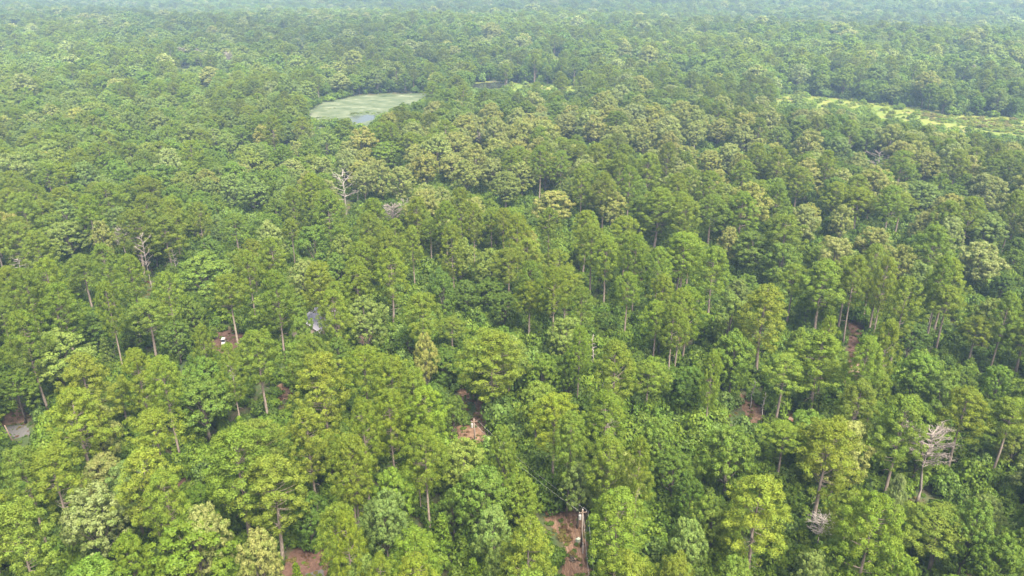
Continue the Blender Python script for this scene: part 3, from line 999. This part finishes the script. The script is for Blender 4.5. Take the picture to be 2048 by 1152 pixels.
# which trees show: a rough painter's pass over the photo frame decides the individuals
def visible():
    Wg, Hg = 512, 288
    buf = np.full((Hg, Wg), -1, np.int32)
    order = sorted(range(len(trees)), key=lambda i: -trees[i]['y'])
    for i in order:
        t = trees[i]
        p0 = proj(t['x'], t['y'], t['z'] + t['h'])
        p1 = proj(t['x'], t['y'], t['z'] + t['h'] * (0.42 if t['k'] in PINES else 0.15))
        if p0[2] < 5 or p0[0] < -100 or p0[0] > 2150 or p0[1] > 1160 or p1[1] < 0:
            continue
        cx, cy_ = (p0[0] + p1[0]) / 8, (p0[1] + p1[1]) / 8
        rx, ry = t['w'] * FPX / p0[2] / 8, abs(p1[1] - p0[1]) / 8
        x0, x1 = max(int(cx - rx), 0), min(int(cx + rx) + 1, Wg)
        y0, y1 = max(int(cy_ - ry), 0), min(int(cy_ + ry) + 1, Hg)
        if x1 <= x0 or y1 <= y0:
            continue
        Y, X = np.ogrid[y0:y1, x0:x1]
        m = ((X - cx) / max(rx, .5)) ** 2 + ((Y - cy_) / max(ry, .5)) ** 2 < 1
        buf[y0:y1, x0:x1][m] = i
    cnt = np.bincount(buf[buf >= 0], minlength=len(trees))
    return cnt


VIS = visible()
for t, c in zip(trees, VIS):
    t['vis'] = int(c)
pick = []
for is_pine in (True, False):
    c = [t for t in trees if (t['k'] in PINES) == is_pine and t['vis'] > 0]
    c.sort(key=lambda t: -(t['vis'] + (20 if t['hand'] else 0)))
    for t in c[:300]:
        t['single'] = True
        pick.append(t)

# ------------------------------------------------------------------ labels: where a tree stands, counted out from something one can find
MARKS = [
    ('the grey metal roof', 632, 630), ('the power pole', 1163, 1050), ('the short pole', 950, 855),
    ('the grey road', 30, 862), ('the reddish yard', 612, 1120), ('the broad pinkish dead pine', 1862, 930),
    ('the small grey dead pine', 1642, 1068), ('the orange dirt bank', 1505, 820), ('the pale sand heap', 1710, 738),
    ('the weed-covered pond', 720, 215), ('the yellow meadow', 1950, 250), ('the bleached dead oak', 688, 365), ('the fork-topped dead spar', 283, 500),
    ('the small white cart', 448, 678), ('the red earth patch', 568, 782), ('the tangled pinkish dead tree', 783, 440), ('the brown dead tree', 1760, 320),
    ('the large cream oak', 170, 1010), ('the white-limbed dead tree', 38, 520), ('the two slim tall trunks', 1060, 640), ('the pinkish bare patch', 1360, 682), ('the dead-topped pine', 1221, 850),
]
ORD = ['first', 'second', 'third', 'fourth', 'fifth', 'sixth', 'seventh', 'eighth', 'ninth', 'tenth', 'eleventh', 'twelfth', 'thirteenth', 'fourteenth', 'fifteenth', 'sixteenth', 'seventeenth', 'eighteenth', 'nineteenth', 'twentieth']
CLOCK = ['twelve', 'one', 'two', 'three', 'four', 'five', 'six', 'seven', 'eight', 'nine', 'ten', 'eleven']


def label_trees():
    groups = {}
    for t in pick:
        best = None
        for m in MARKS:
            d = math.hypot(t['px'] - m[1], (t['py'] + 20 - m[2]) * 1.4)
            if best is None or d < best[0]:
                best = (d, m)
        d, m = best
        ang = math.degrees(math.atan2(t['px'] - m[1], m[2] - t['py'] - 20)) % 360
        c = int((ang + 15) // 30) % 12
        kind = 'pine' if t['k'] in PINES else 'broadleaf tree'
        t['kind'] = kind
        groups.setdefault((kind, m[0], c), []).append((d, t))
    for (kind, mark, c), lst in groups.items():
        lst.sort(key=lambda e: e[0])
        for n, (d, t) in enumerate(lst):
            size = ''
            ref = 22 if kind == 'pine' else 15
            if t['h'] > ref * 1.07:
                size = 'tall '
            elif t['h'] < ref * 0.86:
                size = 'short '
            elif t['w'] > (8.4 if kind == 'pine' else 11):
                size = 'broad '
            elif t['w'] < (6.3 if kind == 'pine' else 7):
                size = 'slim '
            o = ORD[n] if n < len(ORD) else '%dth' % (n + 1)
            where = {0: 'straight behind', 6: 'straight in front of'}.get(c)
            if where:
                t['label'] = f"{size}{WORD[t['k']]} {kind}, {o} one {where} {mark}"
            else:
                t['label'] = f"{size}{WORD[t['k']]} {kind}, {o} at {CLOCK[c]} o'clock from {mark}"


label_trees()


def build_single(t):
    is_pine = t['k'] in PINES
    V = PINE_V if is_pine else OAK_V
    tr, cr = V[t['v']]
    nh, nw = (22.0, 8.4) if is_pine else (16.0, 10.4)
    e = empty('pine_tree' if is_pine else 'broadleaf_tree', (t['x'], t['y'], t['z'] - 0.1), t['rz'])
    sx = t['w'] / nw
    e.scale = (sx, sx, t['h'] / nh)
    tag(e, t['label'], 'pine tree' if is_pine else 'broadleaf tree', 'tall pines of the wood' if is_pine else 'broadleaf trees among the pines')
    link('trunk', tr, e)
    c = link('crown', cr, e)
    c['tint'] = [float(v) for v in tint_of(t)]


for t in pick:
    build_single(t)


# ------------------------------------------------------------------ masses past counting: one object each, instanced on points
def source_collection(name, pairs):
    c = bpy.data.collections.new(name)
    for i, p in enumerate(pairs):
        if isinstance(p, tuple):
            tr, cr = p
            # join trunk and crown into one mesh
            me = cr.copy()
            nv, nl, npoly = len(me.vertices), len(me.loops), len(me.polygons)
            tv = np.empty(len(tr.vertices) * 3, np.float32)
            tr.vertices.foreach_get('co', tv)
            o = bpy.data.objects.new(f'{name}_source_{i:02d}', me)
            # trunk as a second object joined through bmesh
            import bmesh
            bm = bmesh.new()
            bm.from_mesh(me)
            k = len(bm.faces)
            bm.from_mesh(tr)
            bm.faces.ensure_lookup_table()
            for f in bm.faces[k:]:
                f.material_index = 1
            bm.to_mesh(me)
            bm.free()
            me.materials.append(tr.materials[0])
        else:
            o = bpy.data.objects.new(f'{name}_source_{i:02d}', p)
        c.objects.link(o)
    return c


def mass(name, coll, rows, label, cat):
    """rows: (x, y, z, rz, sx, sz, idx, tint)"""
    me = bpy.data.meshes.new(name)
    n = len(rows)
    me.vertices.add(n)
    me.vertices.foreach_set('co', np.array([r[:3] for r in rows], np.float32).ravel())
    a = me.attributes.new('rot', 'FLOAT_VECTOR', 'POINT')
    a.data.foreach_set('vector', np.array([(0, 0, r[3]) for r in rows], np.float32).ravel())
    a = me.attributes.new('scl', 'FLOAT_VECTOR', 'POINT')
    a.data.foreach_set('vector', np.array([(r[4], r[4], r[5]) for r in rows], np.float32).ravel())
    a = me.attributes.new('idx', 'INT', 'POINT')
    a.data.foreach_set('value', np.array([r[6] for r in rows], np.int32))
    a = me.attributes.new('tint', 'FLOAT_COLOR', 'POINT')
    a.data.foreach_set('color', np.array([(*r[7], 1.0) for r in rows], np.float32).ravel())
    o = link(name, me)
    ng = bpy.data.node_groups.new(name + '_scatter', 'GeometryNodeTree')
    ng.interface.new_socket('Geometry', in_out='INPUT', socket_type='NodeSocketGeometry')
    ng.interface.new_socket('Geometry', in_out='OUTPUT', socket_type='NodeSocketGeometry')
    gi = ng.nodes.new('NodeGroupInput')
    go = ng.nodes.new('NodeGroupOutput')
    iop = ng.nodes.new('GeometryNodeInstanceOnPoints')
    ci = ng.nodes.new('GeometryNodeCollectionInfo')
    ci.inputs['Collection'].default_value = coll
    ci.inputs['Separate Children'].default_value = True
    ci.inputs['Reset Children'].default_value = True
    iop.inputs['Pick Instance'].default_value = True

    def named(nm, typ):
        q = ng.nodes.new('GeometryNodeInputNamedAttribute')
        q.data_type = typ
        q.inputs['Name'].default_value = nm
        return q.outputs['Attribute']

    L = ng.links.new
    L(gi.outputs[0], iop.inputs['Points'])
    L(ci.outputs[0], iop.inputs['Instance'])
    L(named('idx', 'INT'), iop.inputs['Instance Index'])
    e2r = ng.nodes.new('FunctionNodeEulerToRotation')
    L(named('rot', 'FLOAT_VECTOR'), e2r.inputs[0])
    L(e2r.outputs[0], iop.inputs['Rotation'])
    L(named('scl', 'FLOAT_VECTOR'), iop.inputs['Scale'])
    L(iop.outputs[0], go.inputs[0])
    md = o.modifiers.new('scatter', 'NODES')
    md.node_group = ng
    tag(o, label, cat, kind='stuff')
    return o


def rows_for(sel, is_pine):
    rows = []
    nfull = len(PINE_V) if is_pine else len(OAK_V)
    nlod = len(PINE_L) if is_pine else len(OAK_L)
    nh, nw = (22.0, 8.4) if is_pine else (16.0, 10.4)
    for t in sel:
        idx = t['v'] if t['y'] < 520 else nfull + (t['v'] % nlod)
        rows.append((t['x'], t['y'], t['z'] - 0.1, t['rz'], t['w'] / nw, t['h'] / nh, idx, tint_of(t)))
    return rows


rest_p = [t for t in trees if not t.get('single') and t['k'] in PINES]
rest_b = [t for t in trees if not t.get('single') and t['k'] not in PINES]
mass('pine_forest', source_collection('pine_forest', PINE_V + PINE_L), rows_for(rest_p, True), 'hazy mass of distant pines reaching to the top edge', 'forest')
mass('broadleaf_forest', source_collection('broadleaf_forest', OAK_V + OAK_L), rows_for(rest_b, False), 'hazy mass of distant broadleaf trees among the far pines', 'forest')


def undergrowth():
    rnd = random.Random(21)
    rows = []
    y = 60.0
    while y < 620:
        step = 2.9 if y < 300 else 4.2
        xr = 0.72 * y + 30
        x = -xr
        while x < xr:
            tx, ty = x + rnd.uniform(-.5, .5) * step, y + rnd.uniform(-.5, .5) * step
            x += step
            n = patch_noise(tx + 40, ty, 17)
            s = rnd.uniform(0.7, 1.35) * (1 + 0.3 * n)
            sz = s * rnd.uniform(0.8, 1.7)
            g = terrain(tx, ty)
            h, w = 2.9 * sz, 3.6 * s
            if abs(tx - HOUSE_AT[0]) < 6 and abs(ty - HOUSE_AT[1]) < 8:
                continue
            low = ty > 300 and covers(tx, ty, g, h, w, 0.0, KEEP_LOW, BBL)
            if ty > 330 and not low:
                if rnd.random() < 0.4:
                    continue
                s *= 1.5
                sz *= 1.3
                h, w = 2.9 * sz, 3.6 * s
            if covers(tx, ty, g, h, w, 0.0):
                if ty > 300 and covers(tx, ty, g, 0.5, 0.5, 0.0, [KEEP[-1]], [BB[-1]]):
                    for _ in range(3):                     # rank grass and bushes in the meadow
                        s = rnd.uniform(0.15, 0.5) if rnd.random() < 0.85 else rnd.uniform(0.5, 1.0)
                        q = rnd.choice(((0.11, 0.16, 0.014), (0.135, 0.16, 0.02), TINT['H'], (0.12, 0.115, 0.035)))
                        rows.append((tx + rnd.uniform(-2, 2), ty + rnd.uniform(-2, 2), g + 0.1, rnd.uniform(0, 6.28), s * 1.5, s * rnd.uniform(0.5, 0.9), rnd.randrange(len(SHRUB_V)), q))
                elif ty > 300 and ty < 480 and tx < -40 and patch_noise(tx, ty, 6) > 0.42:
                    for _ in range(3):                     # reeds and lily clumps in the pond
                        s = rnd.uniform(0.2, 0.6)
                        rows.append((tx + rnd.uniform(-2, 2), ty + rnd.uniform(-2, 2), g + 0.1, rnd.uniform(0, 6.28), s * 1.4, s * 0.5, rnd.randrange(len(SHRUB_V)), rnd.choice(((0.085, 0.115, 0.03), (0.07, 0.09, 0.03), TINT['G']))))
                elif ty < 250 and not covers(tx, ty, g, 0.6, 0.6, 0.0, [KEEP[5]], [BB[5]]):
                    for _ in range(7):                     # low weeds and leaf litter on the bare ground
                        s = rnd.uniform(0.05, 0.2) if rnd.random() < 0.85 else rnd.uniform(0.2, 0.34)
                        q = rnd.choice((TINT['H'], TINT['D'], (0.12, 0.10, 0.03), (0.10, 0.06, 0.035)))
                        rows.append((tx + rnd.uniform(-1.5, 1.5), ty + rnd.uniform(-1.5, 1.5), g - 0.03, rnd.uniform(0, 6.28), s, s * rnd.uniform(0.4, 1.0), rnd.randrange(len(SHRUB_V)), q))
                continue
            if low:
                s *= rnd.uniform(0.45, 1.5) if rnd.random() < 0.5 else 0.5
                sz = s * rnd.uniform(0.5, 1.1)
                if rnd.random() < 0.3:
                    continue
            px, py, _ = proj(tx, ty, 1)
            u = rnd.random() + 0.25 * n
            c = TINT['D'] if u < 0.35 else (TINT['H'] if u < 0.88 else (0.085, 0.14, 0.028))
            if low:
                c = rnd.choice(((0.10, 0.16, 0.018), (0.12, 0.155, 0.02), TINT['H'], TINT['G']))
            b = rnd.uniform(0.75, 1.3)
            rows.append((tx, ty, g - 0.25, rnd.uniform(0, 6.28), s, sz, rnd.randrange(len(SHRUB_V)), tuple(v * b for v in c)))
        y += step
    # reeds and bushes round the pond and along the meadow
    return rows


mass('undergrowth', source_collection('undergrowth', SHRUB_V), undergrowth(), 'tangled green undergrowth of shrubs and vines between the trunks', 'undergrowth')


# ------------------------------------------------------------------ slim lime saplings
def saplings():
    spec = [(369, 823, 36, 'bright lime conical sapling beside the big yellow-green pines'), (477, 830, 34, 'slim lime conical sapling in front of the red earth patch'),
            (590, 1124, 38, 'vivid lime sapling overlapping the reddish yard'), (978, 1076, 42, 'bright lime bush in the dark gap beside the red track trees'),
            (946, 1114, 42, 'bright lime sapling cut by the bottom edge near the red track'), (882, 1025, 50, 'light green sapling rising behind the lime bushes'),
            (1447, 1066, 42, 'brightest yellow-lime sapling among shrubs near the bottom edge'), (1412, 1072, 48, 'plump green sapling next to the yellow-lime one'),
            (597, 775, 30, 'slender lime sapling at the edge of the red earth patch'), (205, 672, 34, 'pointed grey-green young conifer behind the dome-shaped tree'),
            (1735, 700, 26, 'small lime sapling beside the dark forest road')]
    for i, (px, py, w, lab) in enumerate(spec):
        h = 8.5
        x, y = at(px, py, h)
        dz = proj(x, y, h)[2]
        tr, cr = CEDAR_V[i % 3]
        e = empty('lime_sapling', (x, y, terrain(x, y) - 0.1), i * 1.3)
        s = w * dz / FPX / 3.4
        e.scale = (s, s, h / 9.0)
        tag(e, lab, 'sapling', 'slim young trees')
        link('trunk', tr, e)
        c = link('crown', cr, e)
        k = TINT['G'] if 'grey-green' in lab else (TINT['L'] if ('green sapling' in lab) else TINT['B'])
        c['tint'] = [float(v) for v in k]


saplings()


# ------------------------------------------------------------------ dead trees
def dead_trees():
    spec = [  # style, material, top px, foot py, crown width px, label
        ('twiggy', 'dead_pink', 1865, 864, 1002, 106, 'broad pinkish dead pine with a fan of bare twigs'),
        ('twiggy', 'dead_grey', 1642, 1036, 1102, 62, 'small grey dead pine with fine bare twigs near the bottom edge'),
        ('wide', 'dead_grey', 685, 343, 428, 62, 'bleached dead oak with spreading bare limbs behind the cream trees'),
        ('gaunt', 'dead_grey', 712, 352, 410, 26, 'thin bare trunk beside the bleached dead oak'),
        ('twiggy', 'dead_pink', 783, 410, 480, 46, 'pinkish dead tree with tangled twigs below the bleached oak'),
        ('wide', 'dead_grey', 808, 398, 440, 30, 'crooked dead limb tree beside the pinkish tangled one'),
        ('gaunt', 'dead_pink', 281, 466, 592, 36, 'fork-topped dead spar standing tall above the pines'),
        ('twiggy', 'dead_pink', 243, 456, 530, 44, 'brown twiggy dead pine behind the fork-topped spar'),
        ('wide', 'dead_grey', 36, 514, 585, 76, 'white-limbed dead tree reaching above pines at the photo edge'),
        ('spar', 'dead_grey', 460, 708, 778, 26, 'white stubby dead trunk standing before two yellow-green pines'),
        ('spar', 'dead_grey', 1186, 668, 760, 24, 'slim white spar with stubs beside the rounded pine'),
        ('twiggy', 'dead_grey', 1221, 842, 925, 26, 'grey dead top poking out above a rounded yellow-green pine'),
        ('gaunt', 'dead_grey', 1206, 765, 850, 22, 'broken grey spar between the pines of the clearing'),
        ('spar', 'dead_grey', 1506, 760, 812, 20, 'bare leaning sapling at the back of the orange bank'),
        ('spar', 'dead_grey', 1530, 782, 842, 16, 'bare curved stem in front of the orange bank'),
        ('twiggy', 'dead_pink', 1694, 283, 322, 26, 'rusty pink twiggy dead tree nearest the meadow edge shrubs'.replace('nearest', 'close to')),
        ('wide', 'dead_pink', 1760, 302, 346, 42, 'brown dead tree with open bare crown near the meadow'),
        ('gaunt', 'dead_grey', 425, 258, 310, 22, 'tall pale dead trunk among grey-green trees short of the pond'),
        ('gaunt', 'dead_grey', 455, 272, 322, 28, 'pair-limbed pale dead tree next to the tall pale trunk'),
        ('twiggy', 'dead_pink', 962, 266, 304, 22, 'pinkish dead treetop amid the cream oaks'),
        ('twiggy', 'dead_pink', 600, 78, 112, 28, 'rosy dead tree standing out of the far hazy wood'),
        ('gaunt', 'dead_grey', 395, 98, 145, 22, 'bone-white dead tree in the far cluster of dead pines'),
        ('twiggy', 'dead_pink', 362, 96, 135, 26, 'rusty dead pine in the far cluster of dead pines'),
        ('twiggy', 'dead_pink', 455, 105, 150, 24, 'tall brownish dead pine beside the far cluster'),
        ('gaunt', 'dead_grey', 408, 150, 186, 22, 'pale dead pine in front of the far cluster'),
        ('gaunt', 'dead_grey', 1118, 80, 118, 12, 'lone white trunk in the far wood beyond the backwater'),
        ('gaunt', 'dead_grey', 1925, 125, 172, 14, 'white bare trunk in the far wood above the meadow'),
        ('gaunt', 'dead_grey', 1952, 128, 178, 14, 'twin of the white trunk in the far wood above the meadow'),
        ('gaunt', 'dead_grey', 1372, 118, 150, 14, 'white trunk showing in the treeline behind the marsh'),
        ('spar', 'dead_grey', 1864, 618, 676, 14, 'thin leaning bare trunk in the gap between two tall pines'),
        ('gaunt', 'dead_grey', 346, 498, 560, 14, 'thin forked bare stem behind the green broadleaf mound'),
    ]
    cache = {}
    for i, (style, mat, px, py, fy, w, lab) in enumerate(spec):
        far = fy < 200
        x, y = at(px + (1024 - px) * (fy - py) / 3500.0, fy + (0 if far else 6))
        g = terrain(x, y)
        lo, hi = 2.0, 40.0
        for _ in range(30):
            h = (lo + hi) / 2
            if proj(x, y, g + h)[1] > py:
                lo = h
            else:
                hi = h
        h = min(max(h, 5.0), 27.0)
        key = (style, mat, i % 4)
        if key not in cache:
            tr, br = dead_variant(i, style)
            cache[key] = (tr.mesh('dead_trunk', mat), br.mesh('dead_branches', mat))
        e = empty('dead_tree', (x, y, g - 0.1), i * 0.9)
        dz = proj(x, y, g + h)[2]
        nat = {'twiggy': 8.2, 'gaunt': 6.4, 'spar': 3.4, 'wide': 9.6}[style]
        s = max(w * dz / FPX / nat, 0.35)
        e.scale = (s, s, h / 18.0)
        tag(e, lab, 'dead tree', 'dead trees')
        link('trunk', cache[key][0], e)
        link('branches', cache[key][1], e)


dead_trees()


# ------------------------------------------------------------------ house under the pines
def house():
    x, y = HOUSE_AT
    e = empty('cabin', (x, y, 0), R(-14))
    tag(e, 'grey metal-roofed cabin almost hidden by trees', 'house')
    W2, L2, HW, HR = 3.6, 5.2, 3.0, 5.4
    m = MB()
    m.add([(-W2, -L2, 0), (W2, -L2, 0), (W2, L2, 0), (-W2, L2, 0), (-W2, -L2, HW), (W2, -L2, HW), (W2, L2, HW), (-W2, L2, HW), (0, -L2, HR - .1), (0, L2, HR - .1)],
          [(0, 1, 5, 8, 4), (2, 3, 7, 9, 6), (1, 2, 6, 5), (3, 0, 4, 7)])
    m.build('wall', 'board', e)
    for s in (-1, 1):
        ex, ez = s * (W2 + 0.5), HW - 0.28
        a = MB()
        n = 9
        th = 0.06
        for k in range(n):
            y0 = -L2 - 0.5 + (2 * L2 + 1.0) * k / n + 0.02
            y1 = -L2 - 0.5 + (2 * L2 + 1.0) * (k + 1) / n - 0.02
            a.add([(0, y0, HR), (ex, y0, ez), (ex, y1, ez), (0, y1, HR), (0, y0, HR - th), (ex, y0, ez - th), (ex, y1, ez - th), (0, y1, HR - th)],
                  [(0, 1, 2, 3), (7, 6, 5, 4), (0, 4, 5, 1), (1, 5, 6, 2), (2, 6, 7, 3), (3, 7, 4, 0)] if s < 0 else [(3, 2, 1, 0), (4, 5, 6, 7), (1, 5, 4, 0), (2, 6, 5, 1), (3, 7, 6, 2), (0, 4, 7, 3)])
        ro = a.build('roof', 'metal', e)
        for k in range(n + 1):
            yy = -L2 - 0.5 + (2 * L2 + 1.0) * k / n
            b = MB()
            b.tube([(0, yy, HR + 0.02), (ex, yy, ez + 0.02)], [0.035, 0.035], 4)
            b.build('seam', 'metal', ro)
    MB().tube([(0, -L2 - 0.52, HR + 0.03), (0, L2 + 0.52, HR + 0.03)], [0.12, 0.12], 6).build('ridge_cap', 'metal', e)
    MB().tube([(-1.9, -1.2, 3.6), (-1.9, -1.2, 4.9)], [0.10, 0.10], 8).build('vent_pipe', 'dark', e)
    MB().box((0.9, -L2 - 0.04, 1.05), (1.0, 0.08, 2.1)).build('door', 'dark', e)
    for xx in (-1.7, 2.5):
        f = MB().box((xx, -L2 - 0.04, 1.7), (1.1, 0.08, 1.2)).build('window', 'white', e)
        MB().box((xx, -L2 - 0.09, 1.7), (0.92, 0.03, 1.02)).build('pane', 'glass', f)
    MB().box((0, -L2 - 1.1, 0.2), (5.5, 2.0, 0.25)).build('porch', 'board', e)


house()


# ------------------------------------------------------------------ white cart and bits in the clearing
def cart():
    x, y = at(448, 689)
    e = empty('utility_cart', (x, y, 0.02), R(8))
    e.scale = (0.72, 0.72, 0.85)
    tag(e, 'small white cart with dark windscreen on the reddish clearing', 'cart')
    b = MB()
    b.add([(-.58, -1.15, .35), (.58, -1.15, .35), (.58, 1.1, .35), (-.58, 1.1, .35), (-.52, -1.1, .78), (.52, -1.1, .78), (.55, -.45, .95), (-.55, -.45, .95), (.55, 1.05, .85), (-.55, 1.05, .85)],
          [(3, 2, 1, 0), (0, 1, 5, 4), (4, 5, 6, 7), (7, 6, 8, 9), (2, 3, 9, 8), (1, 2, 8, 6, 5), (3, 0, 4, 7, 9)])
    b.build('body', 'white', e)
    MB().box((0, -.48, 1.3), (1.0, .04, .7)).build('windscreen', 'glass', e)
    MB().box((0, .25, 1.82), (1.2, 1.75, .09), taper=0.92).build('canopy', 'white', e)
    MB().box((0, .45, 1.0), (1.0, .5, .16)).build('seat', 'dark', e)
    for sx in (-.5, .5):
        for sy in (-.5, 1.0):
            MB().tube([(sx, sy, .85), (sx * 1.02, sy, 1.8)], [.03, .03], 5).build('post', 'pole_grey', e)
        for sy in (-.75, .75):
            MB().tube([(sx - .09, sy, .26), (sx + .09, sy, .26)], [.26, .26], 12).build('wheel', 'tyre', e)
    bx, by = at(434, 675)
    k = empty('bucket', (bx, by, 0.02))
    tag(k, 'small white bucket on the clearing behind the cart', 'bucket')
    MB().tube([(0, 0, 0), (0, 0, .5)], [.2, .26], 12).build('pail', 'white', k, True)
    MB().tube([(-.25, 0, .5), (-.15, 0, .68), (.15, 0, .68), (.25, 0, .5)], [.012] * 4, 4).build('handle', 'pole_grey', k)


cart()


# ------------------------------------------------------------------ poles, wires and things along the red track
def pole(px, fy, h, lab, gear=True, lean=0.0, r=0.15):
    x, y = at(px, fy)
    e = empty('utility_pole', (x, y, 0), 0.2)
    e.rotation_euler = (0, lean, 0.2)
    tag(e, lab, 'utility pole')
    MB().tube([(0, 0, 0), (0, 0, h * .5), (0, 0, h)], [r, r * .9, r * .75], 8).build('shaft', 'pole', e, True)
    if gear:
        MB().tube([(0, 0, h), (0, 0, h + .06)], [r * .8, r * .5], 8).build('pole_cap', 'pole_grey', e)
        MB().box((0, -.13, h - .5), (1.3, .09, .1)).build('crossarm', 'pole', e)
        for s in (-.55, .55):
            MB().tube([(s, -.13, h - .45), (s, -.13, h - .28)], [.05, .03], 8).build('insulator', 'pole_grey', e)
        c = MB().tube([(-.42, -.1, h - 1.75), (-.42, -.1, h - 0.95)], [.22, .22], 12).build('transformer', 'pole_grey', e)
        MB().tube([(-.42, -.1, h - .94), (-.42, -.1, h - .75)], [.05, .03], 6).build('bushing', 'white', c)
        MB().tube([(.13, -.05, 0.1), (.11, -.05, h - 1)], [.035, .035], 5).build('conduit', 'pole_grey', e)
    return x, y, h


p1 = pole(1162, 1094, 7.4, 'dark power pole with grey transformer beside the red dirt track')
p2 = pole(949, 884, 5.2, 'short dark pole with white fittings beside the bending dirt path', True, 0, 0.11)
p3 = pole(30, 894, 5.0, 'dark leaning post in front of the grey road at the photo edge', False, -0.12, 0.12)


def wire(a, b, sag, name, lab, r=0.011):
    pts = []
    for k in range(17):
        t = k / 16
        pts.append((a[0] + (b[0] - a[0]) * t, a[1] + (b[1] - a[1]) * t, a[2] + (b[2] - a[2]) * t - sag * 4 * t * (1 - t)))
    tag(MB().tube(pts, [r] * 17, 4).build(name, 'wire', None, True), lab, 'wire')


wx, wy = at(1178, 1190)
wire((p1[0] - .7, p1[1], 7.2), (p2[0] - .6, p2[1], 5.0), 0.9, 'overhead_wire', 'thin wire strung from the power pole to the short pole, farther strand')
wire((p1[0] + .7, p1[1], 7.2), (p2[0] + .6, p2[1], 5.0), 1.0, 'overhead_wire', 'thin wire strung from the power pole to the short pole, nearer strand')
far_end = at(1182, 1290)
wire((p1[0] + .05, p1[1], 7.2), (far_end[0] - .3, far_end[1] - 6, 7.2), 0.6, 'overhead_wire', 'wire running from the power pole along the red track to the bottom edge, inner strand', 0.013)
wire((p1[0] + .8, p1[1], 7.2), (far_end[0] + .5, far_end[1] - 6, 7.2), 0.6, 'overhead_wire', 'wire running from the power pole along the red track to the bottom edge, outer strand', 0.013)
gx, gy = at(1166, 1108)
g = empty('guy_wire', (gx, gy, 0))
tag(g, 'guy wire with white guard anchored in front of the power pole', 'guy wire')
MB().tube([(0, 0, 0), (p1[0] - gx, p1[1] - gy, 6.8)], [.014, .014], 4).build('cable', 'wire', g)
d = Vector((p1[0] - gx, p1[1] - gy, 6.8)).normalized()
MB().tube([d * 0.1, d * 1.9], [.06, .06], 6).build('guard', 'white', g)


def small_things():
    x, y = at(1156, 1085)
    e = empty('utility_pedestal', (x, y, 0.02), R(32))
    tag(e, 'pale green utility box on the ground beside the power pole', 'utility box')
    MB().box((0, 0, .06), (.75, .6, .12)).build('plinth', 'sand', e)
    MB().box((0, 0, .42), (.62, .48, .6), taper=.94).build('cabinet', 'pale_green', e)
    MB().box((0, -.02, .75), (.68, .54, .07), taper=.9).build('lid', 'pale_green', e)

    x, y = at(1145, 1121)
    e = empty('brush_pile', (x, y, 0.02))
    tag(e, 'small dark pile of brush in the middle of the red track', 'brush pile')
    rnd = random.Random(3)
    for k in range(16):
        a = rnd.uniform(0, 3.14)
        c = Vector((rnd.uniform(-.25, .25), rnd.uniform(-.4, .4), rnd.uniform(.05, .4)))
        l = rnd.uniform(.3, .65)
        v = Vector((math.cos(a) * l, math.sin(a) * l, rnd.uniform(-.1, .25)))
        MB().tube([c - v, c + Vector((0, 0, .05)), c + v], [.03, .05, .02], 4).build('stick', 'dark' if k % 3 else 'bark_oak', e)

    x, y = at(1108, 1021)
    e = empty('sign_board', (x, y, 0), R(35))
    tag(e, 'white board propped on two stakes at the back of the red track', 'board')
    MB().box((0, 0, .95), (.85, .03, .4)).build('panel', 'white', e)
    for s in (-.3, .3):
        MB().box((s, .035, .55), (.05, .035, 1.1)).build('stake', 'board', e)

    x, y = at(1579, 845)
    e = empty('rusty_box', (x, y, 0), R(20))
    tag(e, 'rust-brown box with pale lid in a gap among the shrubs', 'box')
    MB().box((0, 0, .45), (.95, .8, .9)).build('bin', 'rust', e)
    MB().box((0, 0, .94), (1.02, .88, .08), taper=.95).build('lid', 'sand', e)

    # bleached limb hung up in the crown of a pine
    x, y = at(296, 922, 19.5)
    e = empty('dead_limb', (x, y, 19.5), R(30))
    tag(e, 'bleached white broken limb lodged in a yellow-green pine crown', 'branch')
    MB().tube([(-1.1, 0, -.2), (0, .1, .1), (1.2, 0, .5)], [.1, .08, .03], 5).build('limb', 'white', e)
    for k in range(5):
        t = -0.8 + k * .4
        MB().tube([(t, .05, .1), (t + .2, -.35, -.25)], [.04, .015], 4).build('twig', 'white', e)


small_things()

# ------------------------------------------------------------------ the air
hz, nt, out = new_mat('haze_air')
pv = N(nt, 'ShaderNodeVolumePrincipled')
pv.inputs['Color'].default_value = (0.43, 0.675, 1.0, 1)
pv.inputs['Density'].default_value = 0.00020
pv.inputs['Anisotropy'].default_value = 0.2
nt.links.new(pv.outputs[0], out.inputs['Volume'])
box = MB().box((0, 1900, 49), (10400, 8800, 112))
hm = box.mesh('haze', hz, False)
tag(link('haze', hm), 'thin blue summer haze over the distant wood', 'haze', kind='stuff')

print('TREES', len(trees), 'single', len(pick), 'pines', sum(1 for t in pick if t['k'] in PINES))
